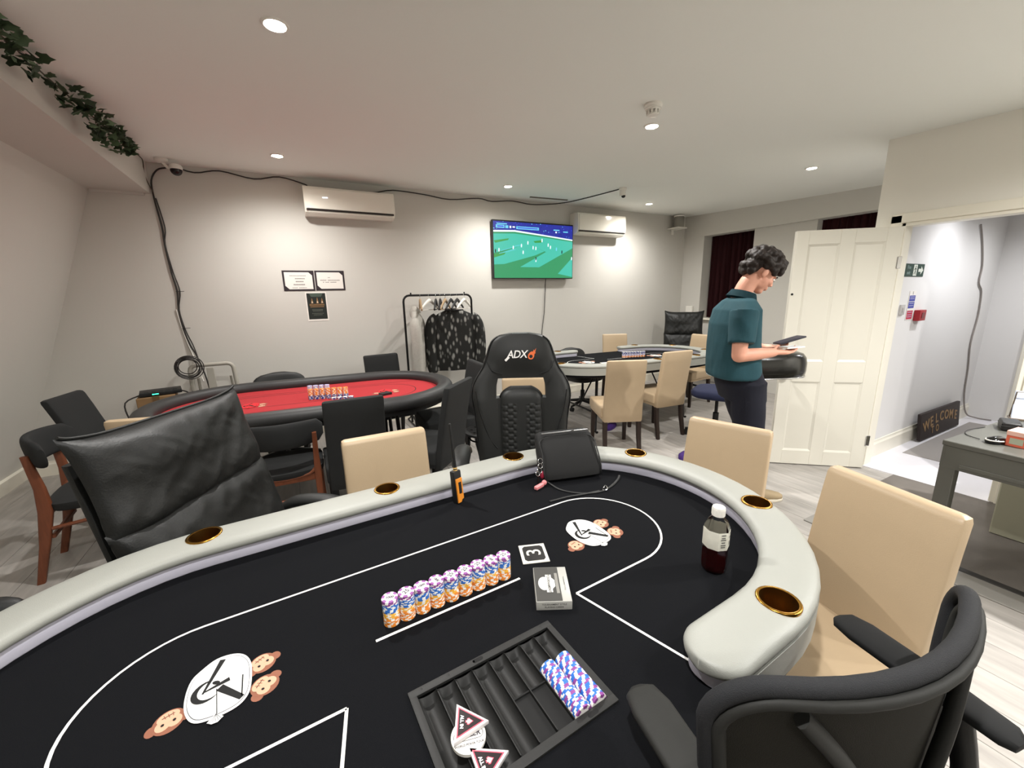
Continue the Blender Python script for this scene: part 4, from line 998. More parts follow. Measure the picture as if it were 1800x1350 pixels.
bm = B(); add_tube(bm, [(-.11, .085, .182), (.11, .085, .182)], .004, 8); add_box(bm, (.035, .075, .187), (.012, .006, .012), None, .002, 1); obj('zip', bm, mat('zip_metal', '8a8a8a', .3, .9), bg)
SILV = CHROME
bs = thing('bag_strap', 'thin black strap with silver buckle lying on the felt before the bag', 'strap', (0, 0, 0))
sp1 = smooth_pts([(.875, 1.335, .745), (.89, 1.27, .7345), (.93, 1.21, .734), (.985, 1.175, .734), (1.04, 1.168, .734), (1.10, 1.185, .734), (1.16, 1.215, .735), (1.185, 1.235, .737)], 4)
tubeobj('strap_band', sp1, [.004]*20 + [.0055]*(len(sp1)-20), BLKPU, bs, 8, flat=.5)
tubeobj('strap_end', smooth_pts([(1.02, 1.172, .7355), (.95, 1.185, .734), (.88, 1.20, .734), (.80, 1.205, .734)], 4), .005, BLKPU, bs, 8, flat=.4)
bm = B(); add_tube(bm, [(1.045+.012*math.cos(t), 1.168+.004*math.sin(2*t), .743+.010*math.sin(t)) for t in [2*PI*i/16 for i in range(16)]], .0018, 6, closed=True); obj('buckle', bm, SILV, bs)
ky = thing('key_ring', 'bunch of keys and pink charms hanging at the left of the bag', 'keys', (.853, 1.365, .731))
for k, (x, y, z, r) in enumerate(((0.01, .005, .095, .011), (.003, -.005, .078, .010), (-.004, -.01, .06, .011), (-.014, -.012, .05, .009))):
    bm = B(); add_tube(bm, [(x+r*math.cos(t), y+r*.4*math.sin(t), z+r*math.sin(t)) for t in [2*PI*i/14 for i in range(14)]], .0017, 6, closed=True); obj('chain_link', bm, SILV, ky)
PINK = mat('pink_charm', 'e08a8c', .4); CRIM = mat('crimson_charm', '8e1f37', .45)
bm = B(); add_ball(bm, (.01, -.01, .038), (.011, .008, .018), 12, 8); obj('charm', bm, CRIM, ky)
bm = B(); add_ball(bm, (.006, -.03, .012), (.012, .011, .012), 12, 8); obj('charm', bm, PINK, ky)
bm = B(); add_box(bm, (-.028, -.045, .010), (.05, .017, .014), Matrix.Rotation(.35, 3, 'Z'), .004, 2); obj('charm', bm, PINK, ky)
bm = B(); add_box(bm, (-.012, -.012, .022), (.008, .004, .042), None, .001, 1); add_lathe(bm, [(.009, -.002), (.009, .002)], 12, 0, Matrix.Translation((-.012, -.012, .045)) @ Matrix.Rotation(PI/2, 4, 'X')); obj('key', bm, BLKMET, ky)
wp = thing('white_plate', 'white oval plate lying on the felt at the far left edge', 'plate', T1(-.950, .105, .7306), T1A+1.0)
bm = B(); add_lathe(bm, [(.92, 0), (1, .02), (1, .05), (.95, .065)], 32, 0, Matrix.Diagonal((.09, .042, .11, 1))); obj('plate_disc', bm, WHITEPL, wp)
# ---------------------------------------------------------------- upholstered dining chairs
CACHE = {}
def cached(key, fn):
    if key not in CACHE: CACHE[key] = fn()
    return CACHE[key]
def parson(label, group, m, legm, topmid, face, w=.37, h=.93, rake=.08, seat=True):
    f = Vector((face[0], face[1])).normalized()
    ox, oy = topmid[0] + f.x*(.205+rake), topmid[1] + f.y*(.205+rake)
    t = thing('dining_chair', label, 'chair', (ox, oy, 0), face_rot(f.x, f.y), group)
    mk = m.name
    def back():
        bm = B(); rings = []
        zs = [.335, .345, .42, .50, .58, .66, .74, .82, h-.02, h-.006, h]
        for i, z in enumerate(zs):
            u = (z-.335)/(h-.335); off = rake*(u**1.25); a = w/2 - (.004*u); b_ = .030 - .004*u
            if i == 0: a -= .006; b_ -= .004
            if i == 9: a -= .003; b_ -= .004
            if i == 10: a -= .012; b_ -= .014
            rings.append(hz(z, 0, -.205-off, a, b_, 7))
        add_loft(bm, rings, 48)
        for v in bm.verts:
            v.co.y += .0035*noise.noise(Vector((v.co.x*9, v.co.z*7, 1.3)))
        return mesh_of('backrest', bm, m, 40)
    def seat_():
        bm = B(); add_box(bm, (0, .02, .425), (w+.03, .44, .105), None, .018, 3); add_box(bm, (0, .02, .365), (w+.01, .42, .03), None, .004, 1); return mesh_of('seat', bm, m, 40)
    def fl_(s):
        bm = B(); add_loft(bm, [hz(0, s*(w/2-.015), .205, .016, .016, 8), hz(.36, s*(w/2-.02), .20, .022, .022, 8)], 16); return mesh_of('leg', bm, legm, 40)
    def bl_(s):
        bm = B(); add_loft(bm, [hz(0, s*(w/2-.02), -.255, .016, .016, 8), hz(.2, s*(w/2-.022), -.215, .02, .02, 8), hz(.37, s*(w/2-.024), -.20, .022, .022, 8)], 16); return mesh_of('leg', bm, legm, 40)
    k = (mk, w, h, rake)
    obj('backrest', cached(('b',)+k, back), m, t)
    obj('seat', cached(('s', mk, w), seat_), m, t)
    for s in (-1, 1):
        obj('leg', cached(('f', mk, w, s), lambda: fl_(s)), legm, t); obj('leg', cached(('k', mk, w, s), lambda: bl_(s)), legm, t)
    return t
GB = 'beige dining chairs'; GK = 'charcoal dining chairs'
cA = parson('beige dining chair behind the grey table, left of the two way radio', GB, BEIGE, DKLEG, (.305, 1.785), (0, -1))
parson('beige dining chair beyond the drink bottle, in front of the person', GB, BEIGE, DKLEG, (1.700, 1.085), (-.955, -.295), .355)
parson('beige dining chair nearest the camera at the right end of the grey table', GB, BEIGE, DKLEG, (1.535, .450), (-.97, .24), .37, .93, .07)
parson('beige dining chair seen from behind at the far table, right of the racing chair', GB, BEIGE, DKLEG, (2.60, 2.665), (.42, .906), .37)
parson('beige dining chair turned sideways at the far table, second right of the racing chair', GB, BEIGE, DKLEG, (3.425, 2.80), (.10, 1), .38)
parson('beige dining chair on the far side of the far table against the back wall', GB, BEIGE, DKLEG, (4.18, 4.56), (-.44, -.9))
parson('beige dining chair at the right end of the far table behind the person', GB, BEIGE, DKLEG, (5.03, 3.70), (-1, -.08))
parson('beige dining chair seen through the opening of the racing chair', GB, BEIGE, DKLEG, (1.47, 2.53), (-.39, -.92), .36)
parson('beige dining chair showing above the black lounge chair at the left', GB, BEIGE, DKLEG, (-.735, 2.72), (.28, .96))
parson('charcoal dining chair with its back to the camera at the red table', GK, BLKFAB, BLKMET, (.275, 2.555), (.02, 1), .36)
parson('charcoal dining chair on the far side of the red table beside the clothes rail', GK, BLKFAB, BLKMET, (.80, 4.46), (.12, -1), .37)
parson('charcoal dining chair seen side-on at the near right of the red table', GK, BLKFAB, BLKMET, (.99, 2.64), (-.70, .71), .42, .93, .10)
parson('charcoal dining chair at the right end of the red table', GK, BLKFAB, BLKMET, (1.46, 3.40), (-1, .05), .42, .93, .10)
parson('charcoal dining chair leaning back at the left end of the red table', GK, BLKFAB, BLKMET, (-1.40, 3.74), (.98, -.17), .36, .93, .17)
# ---------------------------------------------------------------- swivel chairs
def star_base(t, r=.30, m=BLKPL, colz=.40):
    def arm():
        bm = B(); add_loft(bm, [((.03, 0, .10), (0, 1, 0), (0, 0, 1), .022, .022, 3), ((r*.6, 0, .085), (0, 1, 0), (0, 0, 1), .018, .016, 3), ((r, 0, .068), (0, 1, 0), (0, 0, 1), .013, .012, 3)], 12)
        add_tube(bm, [(r-.005, 0, .07), (r-.005, 0, .04)], .008); return mesh_of('base_arm', bm, m, 40)
    def cast():
        bm = B()
        for s in (-1, 1): add_lathe(bm, [(.014, -.009), (.026, -.009), (.028, -.004), (.028, .004), (.026, .009), (.014, .009)], 16, 0, Matrix.Translation((r-.015, s*.013, .028)) @ Matrix.Rotation(PI/2, 4, 'X'))
        add_box(bm, (r-.005, 0, .045), (.03, .012, .02), None, .004, 1); return mesh_of('caster', bm, BLKPL, 40)
    am = cached(('arm', r, m.name), arm); cm_ = cached(('cast', r), cast)
    for k in range(5):
        a = obj('base_arm', am, m, t, rotz=2*PI*k/5+.3); obj('caster', cm_, BLKPL, a)
    bm = B(); add_lathe(bm, [(.045, .085), (.045, .12), (.028, .13), (.028, colz*.65), (.016, colz*.66), (.016, colz)], 18); obj('gas_column', bm, BLKMET, t)
    boxobj('seat_mechanism', (0, 0, colz+.01), (.18, .22, .03), BLKMET, t, .006, 1)
def office(label, loc, face, seatz=.46, backz=(.58, .82), bw=.42, m=BLKPU, seatm=None, arms=False, back=True, r=.29, rnd=2.6):
    t = thing('office_chair', label, 'chair', (loc[0], loc[1], 0), face_rot(*face))
    star_base(t, r, BLKPL, seatz-.05)
    bm = B(); add_loft(bm, [hz(seatz-.035, 0, 0, .21, .21, 3.2), hz(seatz-.02, 0, 0, .235, .235, 3.2), hz(seatz+.02, 0, 0, .24, .24, 3.2), hz(seatz+.045, 0, 0, .215, .215, 3), hz(seatz+.055, 0, 0, .13, .13, 2.6)], 36); obj('seat', bm, seatm or m, t, 60)
    if back:
        z0, z1 = backz; zc, hh = (z0+z1)/2, (z1-z0)/2; bm = B(); rings = []
        for k in range(-6, 7):
            u = k/6; y = -.23 - .05*(u+1)/2
            a = bw/2*(max(.0, 1-abs(u)**rnd))**(1/rnd) if abs(u) < 1 else bw*.12
            rings.append(((0, y, zc+hh*u), (1, 0, 0), (0, 1, 0), max(a, bw*.12), .035 if abs(u) < .9 else .018, 2.6))
        add_loft(bm, rings, 36)
        for v in bm.verts: v.co.y += .55*(v.co.x**2)
        obj('backrest', bm, m, t, 60)
        bm = B(); add_tube(bm, smooth_pts([(0, -.02, seatz-.05), (0, -.22, seatz-.04), (0, -.30, seatz+.05), (0, -.29, z0+.08)], 4), .018, flat=1.0); obj('back_support', bm, BLKPL, t)
    if arms:
        for s in (-1, 1):
            bm = B(); add_tube(bm, smooth_pts([(s*.22, 0, seatz-.02), (s*.29, 0, seatz), (s*.29, -.02, seatz+.18)], 4), .016); obj('arm_support', bm, BLKPL, t)
            bm = B(); add_loft(bm, [((s*.29, -.14, seatz+.195), (1, 0, 0), (0, 0, 1), .03, .012, 3), ((s*.29, -.12, seatz+.195), (1, 0, 0), (0, 0, 1), .042, .018, 3), ((s*.29, .10, seatz+.195), (1, 0, 0), (0, 0, 1), .042, .018, 3), ((s*.29, .13, seatz+.195), (1, 0, 0), (0, 0, 1), .025, .010, 3)], 20); obj('arm_pad', bm, m, t, 60)
    return t
office('black rounded office chair on the far side of the red table', (-.17, 4.32), (0, -1), .44, (.60, .82), .46, BLKPU)
office('black office chair just behind the left side of the racing chair', (2.12, 3.52), (1, .1), .46, (.60, .96), .44, BLKPU)
office('black dealer chair in the gap on the far side of the far table', (3.38, 4.28), (.1, -1), .42, (.54, .79), .50, BLKPU)
office('swivel stool with a dark navy seat behind the person', (3.75, 2.55), (-.4, .9), .50, m=BLKPU, seatm=mat('navy_fabric', '1e2440', .85, bump=.3, bscale=300), back=False)
office('low black swivel chair at the far left beyond the grey rail', (-1.05, 1.52), (.25, -.97), .42, (.48, .60), .46, BLKPU)
# ---------------------------------------------------------------- black stool
st = thing('stool', 'round black stool with holes beside the racing chair', 'stool', (1.305, 2.95, 0), .3)
bm = B(); add_lathe(bm, [(.15, .407), (.165, .411), (.17, .420), (.165, .428), (.15, .430)], 40); s_ = obj('seat', bm, BLKPL, st)
cb = B()
for k in range(8): add_lathe(cb, [(.014, .37), (.014, .46)], 14, 0, Matrix.Translation((.105*math.cos(2*PI*k/8), .105*math.sin(2*PI*k/8), 0)))
boolean_cut(s_, cb)
for k in range(4):
    a = PI/4+k*PI/2; bm = B(); add_tube(bm, [(.10*math.cos(a), .10*math.sin(a), .409), (.125*math.cos(a), .125*math.sin(a), .375), (.155*math.cos(a), .155*math.sin(a), 0)], [.012, .014, .011], 10); obj('leg', bm, BLKMET, st)
tubeobj('ring_brace', [(.118*math.cos(t), .118*math.sin(t), .36) for t in [2*PI*i/24 for i in range(24)]], .007, BLKMET, st, 8, True)
# ---------------------------------------------------------------- padded lounge chairs
def lounge(label, topmid, face, W, ZT, lean=.16):
    f = Vector(face).normalized(); oy = lean+.10
    t = thing('lounge_chair', label, 'armchair', (topmid[0]+f.x*oy, topmid[1]+f.y*oy, 0), face_rot(f.x, f.y), None)
    z0 = .40; Hh = ZT - z0
    def cushion(za, zb, thick, seed, ears):
        bm = B(); n, m_ = 72, 40; F = []; K = []
        for side in (1, -1):
            G = []
            for j in range(m_+1):
                row = []
                for i in range(n+1):
                    u = -1+2*i/n; v = -1+2*j/m_
                    edge = (1-abs(u)**5)*(1-abs(v)**4)
                    z = (za+zb)/2 + (zb-za)/2*v
                    wv = W/2*(1 - .035*(1-abs(v)**2) + (.02*max(0, v)**4 if ears else 0))
                    if ears: z += .028*max(0, v)**3*abs(u)**6
                    yb = -.10 - lean*((z-z0)/Hh)
                    wr = noise.noise(Vector((u*1.7+seed, v*1.3, seed*3)))*.45 + (.5-abs(noise.noise(Vector((u*3.2+v*1.5+seed, v*1.2-u*.5, 7.1)))))*.5*(.35+.65*abs(v)) + (.5-abs(noise.noise(Vector((u*5.5-v*2.2+seed*2, v*2, 3.1)))))*.32*(.2+.8*abs(v))
                    th = thick*(max(0, edge)**.5)*(.82+.55*wr)
                    row.append(bm.verts.new((u*wv, yb + side*th*(1 if side > 0 else .55), z)))
                G.append(row)
            for j in range(m_): ring_faces(bm, G[j], G[j+1], 0, False)
        bmesh.ops.remove_doubles(bm, verts=bm.verts[:], dist=.0006)
        return bm
    zm = z0 + Hh*.56
    obj('back_cushion', cushion(zm-.015, ZT, .085, 2.0, True), BLKLEA, t, 60)
    obj('back_cushion', cushion(z0, zm+.02, .095, 5.0, False), BLKLEA, t, 60)
    bm = B(); add_loft(bm, [((0, -.13-lean*u-.035, z0-.03+u*(Hh*.93)), (1, 0, 0), (0, 1, 0), W*.46*(1-.05*u), .02, 5) for u in (0, .1, .5, .9, 1)], 32); obj('back_shell', bm, BLKLEA, t, 40)
    tubeobj('top_piping', smooth_pts([(W*.5*u, -.10-lean-.0, ZT+.028*abs(u)**6+.002) for u in (-1, -.9, -.6, 0, .6, .9, 1)], 4), .005, BLKPU, t)
    bm = B(); add_loft(bm, [hz(.33, 0, .20, W*.40, .25, 4), hz(.36, 0, .20, W*.43, .28, 4), hz(.43, 0, .20, W*.44, .29, 4), hz(.465, 0, .20, W*.41, .26, 3.6), hz(.48, 0, .20, W*.30, .18, 3)], 44); obj('seat_cushion', bm, BLKLEA, t, 60)
    for s in (-1, 1):
        bm = B(); pts = smooth_pts([(s*W*.49, -.14, .50), (s*W*.51, -.06, .555), (s*W*.52, .06, .565), (s*W*.52, .17, .55), (s*W*.515, .24, .50)], 4)
        add_tube(bm, pts, [.030+.012*math.sin(PI*i/(len(pts)-1)) for i in range(len(pts))], 14, flat=.62); obj('arm_rest', bm, BLKPU, t, 60)
        tubeobj('arm_support', [(s*W*.50, .20, .53), (s*W*.46, .18, .36)], .016, BLKMET, t)
    star_base(t, .30, BLKMET, .32)
    return t
lounge('large black padded lounge chair at the left behind the grey rail', (-.455, 1.915), (.85, -.53), .70, 1.11)
lounge('black padded lounge chair in the far right corner by the curtain', (5.58, 4.50), (-.77, -.64), .58, 1.19)
# ---------------------------------------------------------------- teak chairs
def teak_chair(label, loc, face, ptop=.72):
    t = thing('teak_chair', label, 'chair', (loc[0], loc[1], 0), face_rot(*face), 'teak chairs with black upholstery')
    for s in (-1, 1):
        bm = B(); add_loft(bm, [hz(0, s*.175, -.30, .014, .017, 5), hz(.22, s*.178, -.245, .018, .022, 5), hz(.42, s*.18, -.205, .022, .03, 5), hz(.55, s*.18, -.205, .017, .022, 5), hz(ptop, s*.185, -.225, .013, .016, 5)], 16); obj('rear_leg', bm, TEAK, t, 50)
        bm = B(); add_loft(bm, [hz(0, s*.19, .20, .013, .013, 4), hz(.40, s*.18, .19, .019, .019, 4)], 16); obj('front_leg', bm, TEAK, t, 50)
        bm = B(); add_tube(bm, [(s*.183, -.20, .31), (s*.186, .195, .33)], .011); obj('side_stretcher', bm, TEAK, t)
        bm = B(); add_tube(bm, smooth_pts([(s*.185, -.20, .47), (s*.13, -.205, .425), (0, -.205, .41)], 4), [.022, .02, .018, .016, .015, .015, .015, .015, .015], flat=.8); obj('corner_brace', bm, TEAK, t, 60)
    boxobj('rear_rail', (0, -.203, .40), (.36, .022, .045), TEAK, t, .005, 1)
    boxobj('lower_rail', (0, -.207, .26), (.35, .018, .026), TEAK, t, .004, 1)
    boxobj('front_rail', (0, .19, .385), (.36, .022, .05), TEAK, t, .005, 1)
    bm = B(); add_loft(bm, [hz(.40, 0, 0, .20, .205, 4), hz(.415, 0, 0, .215, .22, 4), hz(.45, 0, 0, .215, .22, 4), hz(.47, 0, 0, .17, .18, 3.5)], 36); obj('seat', bm, BLKFAB, t, 60)
    bm = B(); rings = []
    for k in range(17):
        u = -1+k/8; x = .235*u; y = -.245 + .10*u*u; hh = .085*(1-.18*abs(u)**3); th = .026
        if abs(u) > .99: hh *= .55; th *= .5
        rings.append(((x, y, ptop+.0), (-.9*.2*u, 1, 0), (0, -.12, 1), th, hh, 2.8))
    add_loft(bm, rings, 20); obj('backrest', bm, BLKFAB, t, 60)
    return t
teak_chair('teak chair with curved black backrest at the far left wall', (-1.115, 3.20), (.99, .08), .74)
teak_chair('teak chair with black upholstery pulled up to the near side of the red table', (-.13, 2.98), (.05, 1), .70)
# ---------------------------------------------------------------- racing chair
def adx():
    f = Vector((-.47, -.88)).normalized()
    t = thing('racing_chair', 'black racing style gaming chair with white and orange logo behind the grey table', 'gaming chair', (1.10+f.x*.30, 1.95+f.y*.30, 0), face_rot(f.x, f.y))
    star_base(t, .33, BLKPL, .46)
    prof = [(.50, .20), (.54, .225), (.62, .245), (.75, .25), (.88, .262), (.97, .277), (1.03, .272), (1.08, .248), (1.13, .215), (1.18, .195), (1.24, .178), (1.28, .158), (1.305, .122), (1.315, .065)]
    def hw(z):
        for (z0, a), (z1, b_) in zip(prof, prof[1:]):
            if z <= z1: u = (z-z0)/(z1-z0); return a+(b_-a)*u
        return prof[-1][1]
    zs = [.50+.815*(1-(1-i/52)**1.15) for i in range(53)]; zs[-1] = 1.315
    nx_ = 44
    def lean(y, z): return y - .20 - .13*(z-.50)
    def fy(u, z):
        e = max(0, 1-abs(u)**7)**.5
        wing = .055*max(0, abs(u)-.45)/.55*max(0, min(1, (1.16-z)/.2))
        dish = -.012*math.exp(-((z-.93)/.18)**2)*(1-abs(u))
        head = .018*math.exp(-((z-1.2)/.08)**2)*(1-u*u)
        return (.035+wing+dish+head)*e
    def hole(x, z): return abs(x)/hw(z) < .505 and .965 < z < 1.075
    bm = B(); Fv = []; Bv = []
    for z in zs:
        h_ = hw(z); rf = []; rb = []
        for i in range(nx_+1):
            u = -1+2*i/nx_; x = u*h_
            rf.append(bm.verts.new((x, lean(fy(u, z), z), z))); rb.append(bm.verts.new((x, lean(-.035*max(0, 1-abs(u)**6)**.5-.002, z), z)))
        Fv.append(rf); Bv.append(rb)
    keep = [[not hole((Fv[j][i].co.x+Fv[j+1][i+1].co.x)/2, (zs[j]+zs[j+1])/2) for i in range(nx_)] for j in range(52)]
    for j in range(52):
        for i in range(nx_):
            if not keep[j][i]: continue
            bm.faces.new((Fv[j][i], Fv[j][i+1], Fv[j+1][i+1], Fv[j+1][i])); bm.faces.new((Bv[j][i+1], Bv[j][i], Bv[j+1][i], Bv[j+1][i+1]))
            for (dj, di, a, b_) in ((-1, 0, (j, i), (j, i+1)), (1, 0, (j+1, i+1), (j+1, i)), (0, -1, (j+1, i), (j, i)), (0, 1, (j, i+1), (j+1, i+1))):
                jj, ii = j+dj, i+di
                if not (0 <= jj < 52 and 0 <= ii < nx_) or not keep[jj][ii]:
                    bm.faces.new((Fv[b_[0]][b_[1]], Fv[a[0]][a[1]], Bv[a[0]][a[1]], Bv[b_[0]][b_[1]]))
    bmesh.ops.delete(bm, geom=[v for v in bm.verts if not v.link_faces], context='VERTS')
    obj('backrest', bm, BLKPU, t, 45)
    # centre pad with hexagonal quilting
    def hexh(x, z):
        s = .032; q = (x*2/3)/(s*.62); r_ = (-x/3+math.sqrt(3)/3*z)/(s*.62)
        cx_, cz_ = q, r_; cy_ = -cx_-cz_; rx, ry, rz = round(cx_), round(cy_), round(cz_)
        dx, dy, dz = abs(rx-cx_), abs(ry-cy_), abs(rz-cz_)
        if dx > dy and dx > dz: rx = -ry-rz
        elif dy > dz: ry = -rx-rz
        else: rz = -rx-ry
        d = max(abs(cx_-rx), abs(cy_-ry), abs(cz_-rz)); return max(0, 1-(d/.62)**4)
    bm = B(); G = []; nz, nw = 100, 52
    for j in range(nz+1):
        v = j/nz; z = .54 + .485*v; h_ = .118+.012*math.sin(PI*v)
        if v > .86: h_ *= math.sqrt(max(.16, 1-((v-.86)/.16)**2))
        row = []
        for i in range(nw+1):
            u = -1+2*i/nw; x = u*h_; e = (1-abs(u)**6)*(1-(max(0, v-.8)/.2)**4)
            q = hexh(x, z)*.006 if (.028 < abs(x) < .108 and z < .935) else .0035
            y = -.004 + .050*max(0, e)**.5 + q*max(0, e)
            row.append(bm.verts.new((x, lean(y, z), z)))
        G.append(row)
    for j in range(nz): ring_faces(bm, G[j], G[j+1], 0, False)
    obj('centre_pad', bm, BLKPU, t, 60)
    for s in (-1, 1):
        pts = smooth_pts([(s*.245, lean(.085, 1.02), 1.02), (s*.225, lean(.075, .90), .90), (s*.18, lean(.055, .76), .76), (s*.135, lean(.045, .69), .69)], 5)
        tubeobj('seam', pts, .0035, mat('seam_thread', '0c0c0c', .7), t, 6)
        tubeobj('edge_piping', smooth_pts([(s*(hw(z)-.004), lean(.022, z), z) for z in (.56, .7, .85, .97, 1.05, 1.13, 1.2, 1.27, 1.3)], 3), .004, BLKPL, t, 6)
        tubeobj('seam', smooth_pts([(s*.10, lean(.052, 1.10), 1.10), (s*.155, lean(.05, 1.12), 1.12), (s*.185, lean(.04, 1.17), 1.17)], 4), .0025, mat('seam_thread', '0c0c0c', .7), t, 6)
    bm = B()
    fm = frame_m((0, lean(.0565, 1.205), 1.205), (-1, 0, 0), (0, -.13, 1))
    text_bm(bm, 'ADX', .058, fm @ Matrix.Translation((-.020, 0, 0)) @ Matrix.Diagonal((.92, 1, 1, 1)), 0, .0006, .0008, spacing=.92, shear=.22)
    add_flat(bm, thick_line((-.083, -.032), (-.062, -.012), .012), .0008, 0, fm)
    fl_o = [(.040, -.014), (.044, -.024), (.056, -.028), (.067, -.024), (.074, -.012), (.076, .002), (.082, .006), (.080, .012), (.086, .034), (.076, .020), (.072, .026), (.068, .015), (.060, .016), (.048, .008), (.041, -.002)]
    add_flat(bm, fl_o[::1], .0008, 1, fm); add_flat(bm, ell(.0565, -.011, .0095, .0095, 16), .0012, 2, fm)
    obj('logo_print', bm, [mat('logo_white', 'f1efec', .6), mat('logo_orange', 'e8703c', .6), mat('logo_black', '1c1c1c', .6)], t, 0, fixn=False)
    bm = B(); add_loft(bm, [hz(.44, 0, .06, .22, .23, 4), hz(.46, 0, .06, .25, .255, 4), hz(.52, 0, .06, .255, .26, 4), hz(.55, 0, .06, .23, .24, 4), hz(.56, 0, .06, .16, .18, 3)], 44)
    for v in bm.verts:
        if v.co.z > .5: v.co.z += .045*max(0, abs(v.co.x)-.13)/.12
    obj('seat', bm, BLKPU, t, 60)
    for s in (-1, 1):
        bm = B(); pts = smooth_pts([(s*.315, -.26, .645), (s*.325, -.20, .688), (s*.325, -.10, .695), (s*.322, .0, .68), (s*.32, .05, .64)], 5)
        add_tube(bm, pts, [.026+.022*math.sin(PI*min(1, (i+1.5)/(len(pts)+2))) for i in range(len(pts))], 16, flat=.55); obj('arm_pad', bm, BLKPU, t, 60)
        tubeobj('arm_support', smooth_pts([(s*.24, -.1, .45), (s*.32, -.1, .47), (s*.325, -.1, .67)], 4), .020, BLKPL, t)
        bm = B(); add_lathe(bm, [(.035, -.02), (.04, 0), (.035, .02)], 20, 0, Matrix.Translation((s*.255, -.19, .50)) @ Matrix.Rotation(PI/2, 4, 'Y')); obj('recline_hinge', bm, BLKPL, t)
adx()
# ---------------------------------------------------------------- mesh dealer chair, nearest the camera
mc = thing('mesh_chair', 'dark grey mesh back office chair in the bottom right foreground', 'office chair', (.727, .297, 0), face_rot(.19, .98))
star_base(mc, .32, BLKPL, .50)
bm = B(); add_loft(bm, [hz(.505, 0, -.06, .20, .20, 3.4), hz(.52, 0, -.06, .225, .22, 3.4), hz(.565, 0, -.06, .23, .225, 3.4), hz(.595, 0, -.06, .20, .20, 3.2), hz(.605, 0, -.06, .12, .12, 2.6)], 44); obj('seat', bm, mat('black_seat_fabric', '1d1e20', .9, bump=.4, bscale=600), mc, 60)
def by(x, z): return -.150 + 1.05*(x-.03)**2 - .22*(z-1.0)**2 + .10*(1.0-z) - .04*(z > 1.5)
fr = []
for (cx_, cz_, a0) in ((.345-.075, .985-.075, 0), (-.255+.075, .985-.075, 90), (-.232+.075, .615+.075, 180), (.322-.075, .615+.075, 270)):
    if fr:
        p = fr[-1]; q = (cx_+.075*math.cos(math.radians(a0)), cz_+.075*math.sin(math.radians(a0)))
        for i in range(1, 10): fr.append((p[0]+(q[0]-p[0])*i/10, p[1]+(q[1]-p[1])*i/10))
    for i in range(9): t_ = math.radians(a0+90*i/8); fr.append((cx_+.075*math.cos(t_), cz_+.075*math.sin(t_)))
p, q = fr[-1], fr[0]
for i in range(1, 8): fr.append((p[0]+(q[0]-p[0])*i/8, p[1]+(q[1]-p[1])*i/8))
fr = [(x, by(x, z), z) for x, z in fr]
bm = B(); add_tube(bm, fr, .0135, 14, closed=True, flat=1.0); obj('back_frame', bm, mat('frame_fabric', '1c1d20', .8, bump=.4, bscale=800), mc, 60)
bm = B(); add_tube(bm, [(.045+(x-.045)*.965, y-.014, .80+(z-.80)*.915) for x, y, z in fr], .0085, 10, closed=True, flat=1.5); obj('rear_shell', bm, GREYPL, mc, 60)
bm = B(); G = []
for j in range(15):
    z = .63+.335*j/14; G.append([bm.verts.new((.045+(-.285+.57*i/20)*(.93 if z < .7 else 1), by(.045+(-.285+.57*i/20), z)-.004, z)) for i in range(21)])
for j in range(14): ring_faces(bm, G[j], G[j+1], 0, False)
bmesh.ops.solidify(bm, geom=bm.faces[:], thickness=.004)
obj('mesh_panel', bm, mat('mesh_panel', '37352f', .8, bump=.5, bscale=700), mc, 60)
for s in (-1, 1):
    bm = B(); add_tube(bm, smooth_pts([(s*.02, -.14, .50), (.03+s*.03, -.205, .58), (.045+s*.05, by(.045+s*.05, .70)-.022, .70), (.045+s*.12, by(.045+s*.12, .84)-.018, .84), (.045+s*.20, by(.045+s*.20, .94)-.012, .945)], 4), .015, 10, flat=.7); obj('back_spine', bm, GREYPL, mc, 60)
    bm = B(); ys = (-.185, -.17, -.06, .05, .085, .098); pts = [(s*.262, y, .80 + dz) for y, dz in zip(ys, (-.006, -.002, 0, 0, -.001, -.004))]
    add_loft(bm, [(p, (1, 0, 0), (0, 0, 1), a, b_, 3) for p, a, b_ in zip(pts, (.018, .03, .037, .038, .030, .012), (.006, .010, .012, .012, .010, .004))], 24); obj('arm_pad', bm, GREYPL if s < 0 else mat('black_arm_pad', '0b0c0d', .7, spec=.3), mc, 60)
    tubeobj('arm_support', smooth_pts([(s*.17, -.12, .51), (s*.25, -.13, .53), (s*.262, -.14, .64), (s*.262, -.11, .79)], 4), .018, BLKPL, mc)
bm = B(); add_tube(bm, smooth_pts([(0, -.06, .48), (0, -.13, .47), (.02, -.205, .53), (.04, by(.045, .66)-.025, .66), (.045, by(.045, .76)-.012, .76)], 4), .022, 10); obj('back_post', bm, BLKPL, mc, 60)
# ---------------------------------------------------------------- desk and things on it
de = thing('desk', 'grey painted desk in front of the doorway at the right', 'desk', (2.905, .695, 0), math.radians(-4))
bm = B(); add_box(bm, (.60, -.65, .727), (1.20, 1.30, .026), None, .003, 1); obj('desk_top', bm, GREYD, de)
bm = B(); add_box(bm, (.015, -.65, .655), (.022, 1.27, .118), None, .002, 1); add_box(bm, (.60, -.012, .655), (1.17, .022, .118), None, .002, 1); add_box(bm, (1.185, -.65, .655), (.022, 1.27, .118), None, .002, 1); obj('apron', bm, GREYD, de)
for (x, y) in ((.035, -.035), (1.165, -.035), (.035, -1.265), (1.165, -1.265)): boxobj('leg', (x, y, .357), (.06, .06, .714), GREYD, de, .003, 1)
boxobj('drawer_rail', (.006, -.65, .62), (.012, 1.15, .02), GREYD, de, .002, 1)
pe = thing('pedestal_cabinet', 'putty coloured cabinet standing under the grey desk', 'cabinet', (3.90, .20, .006), 0)
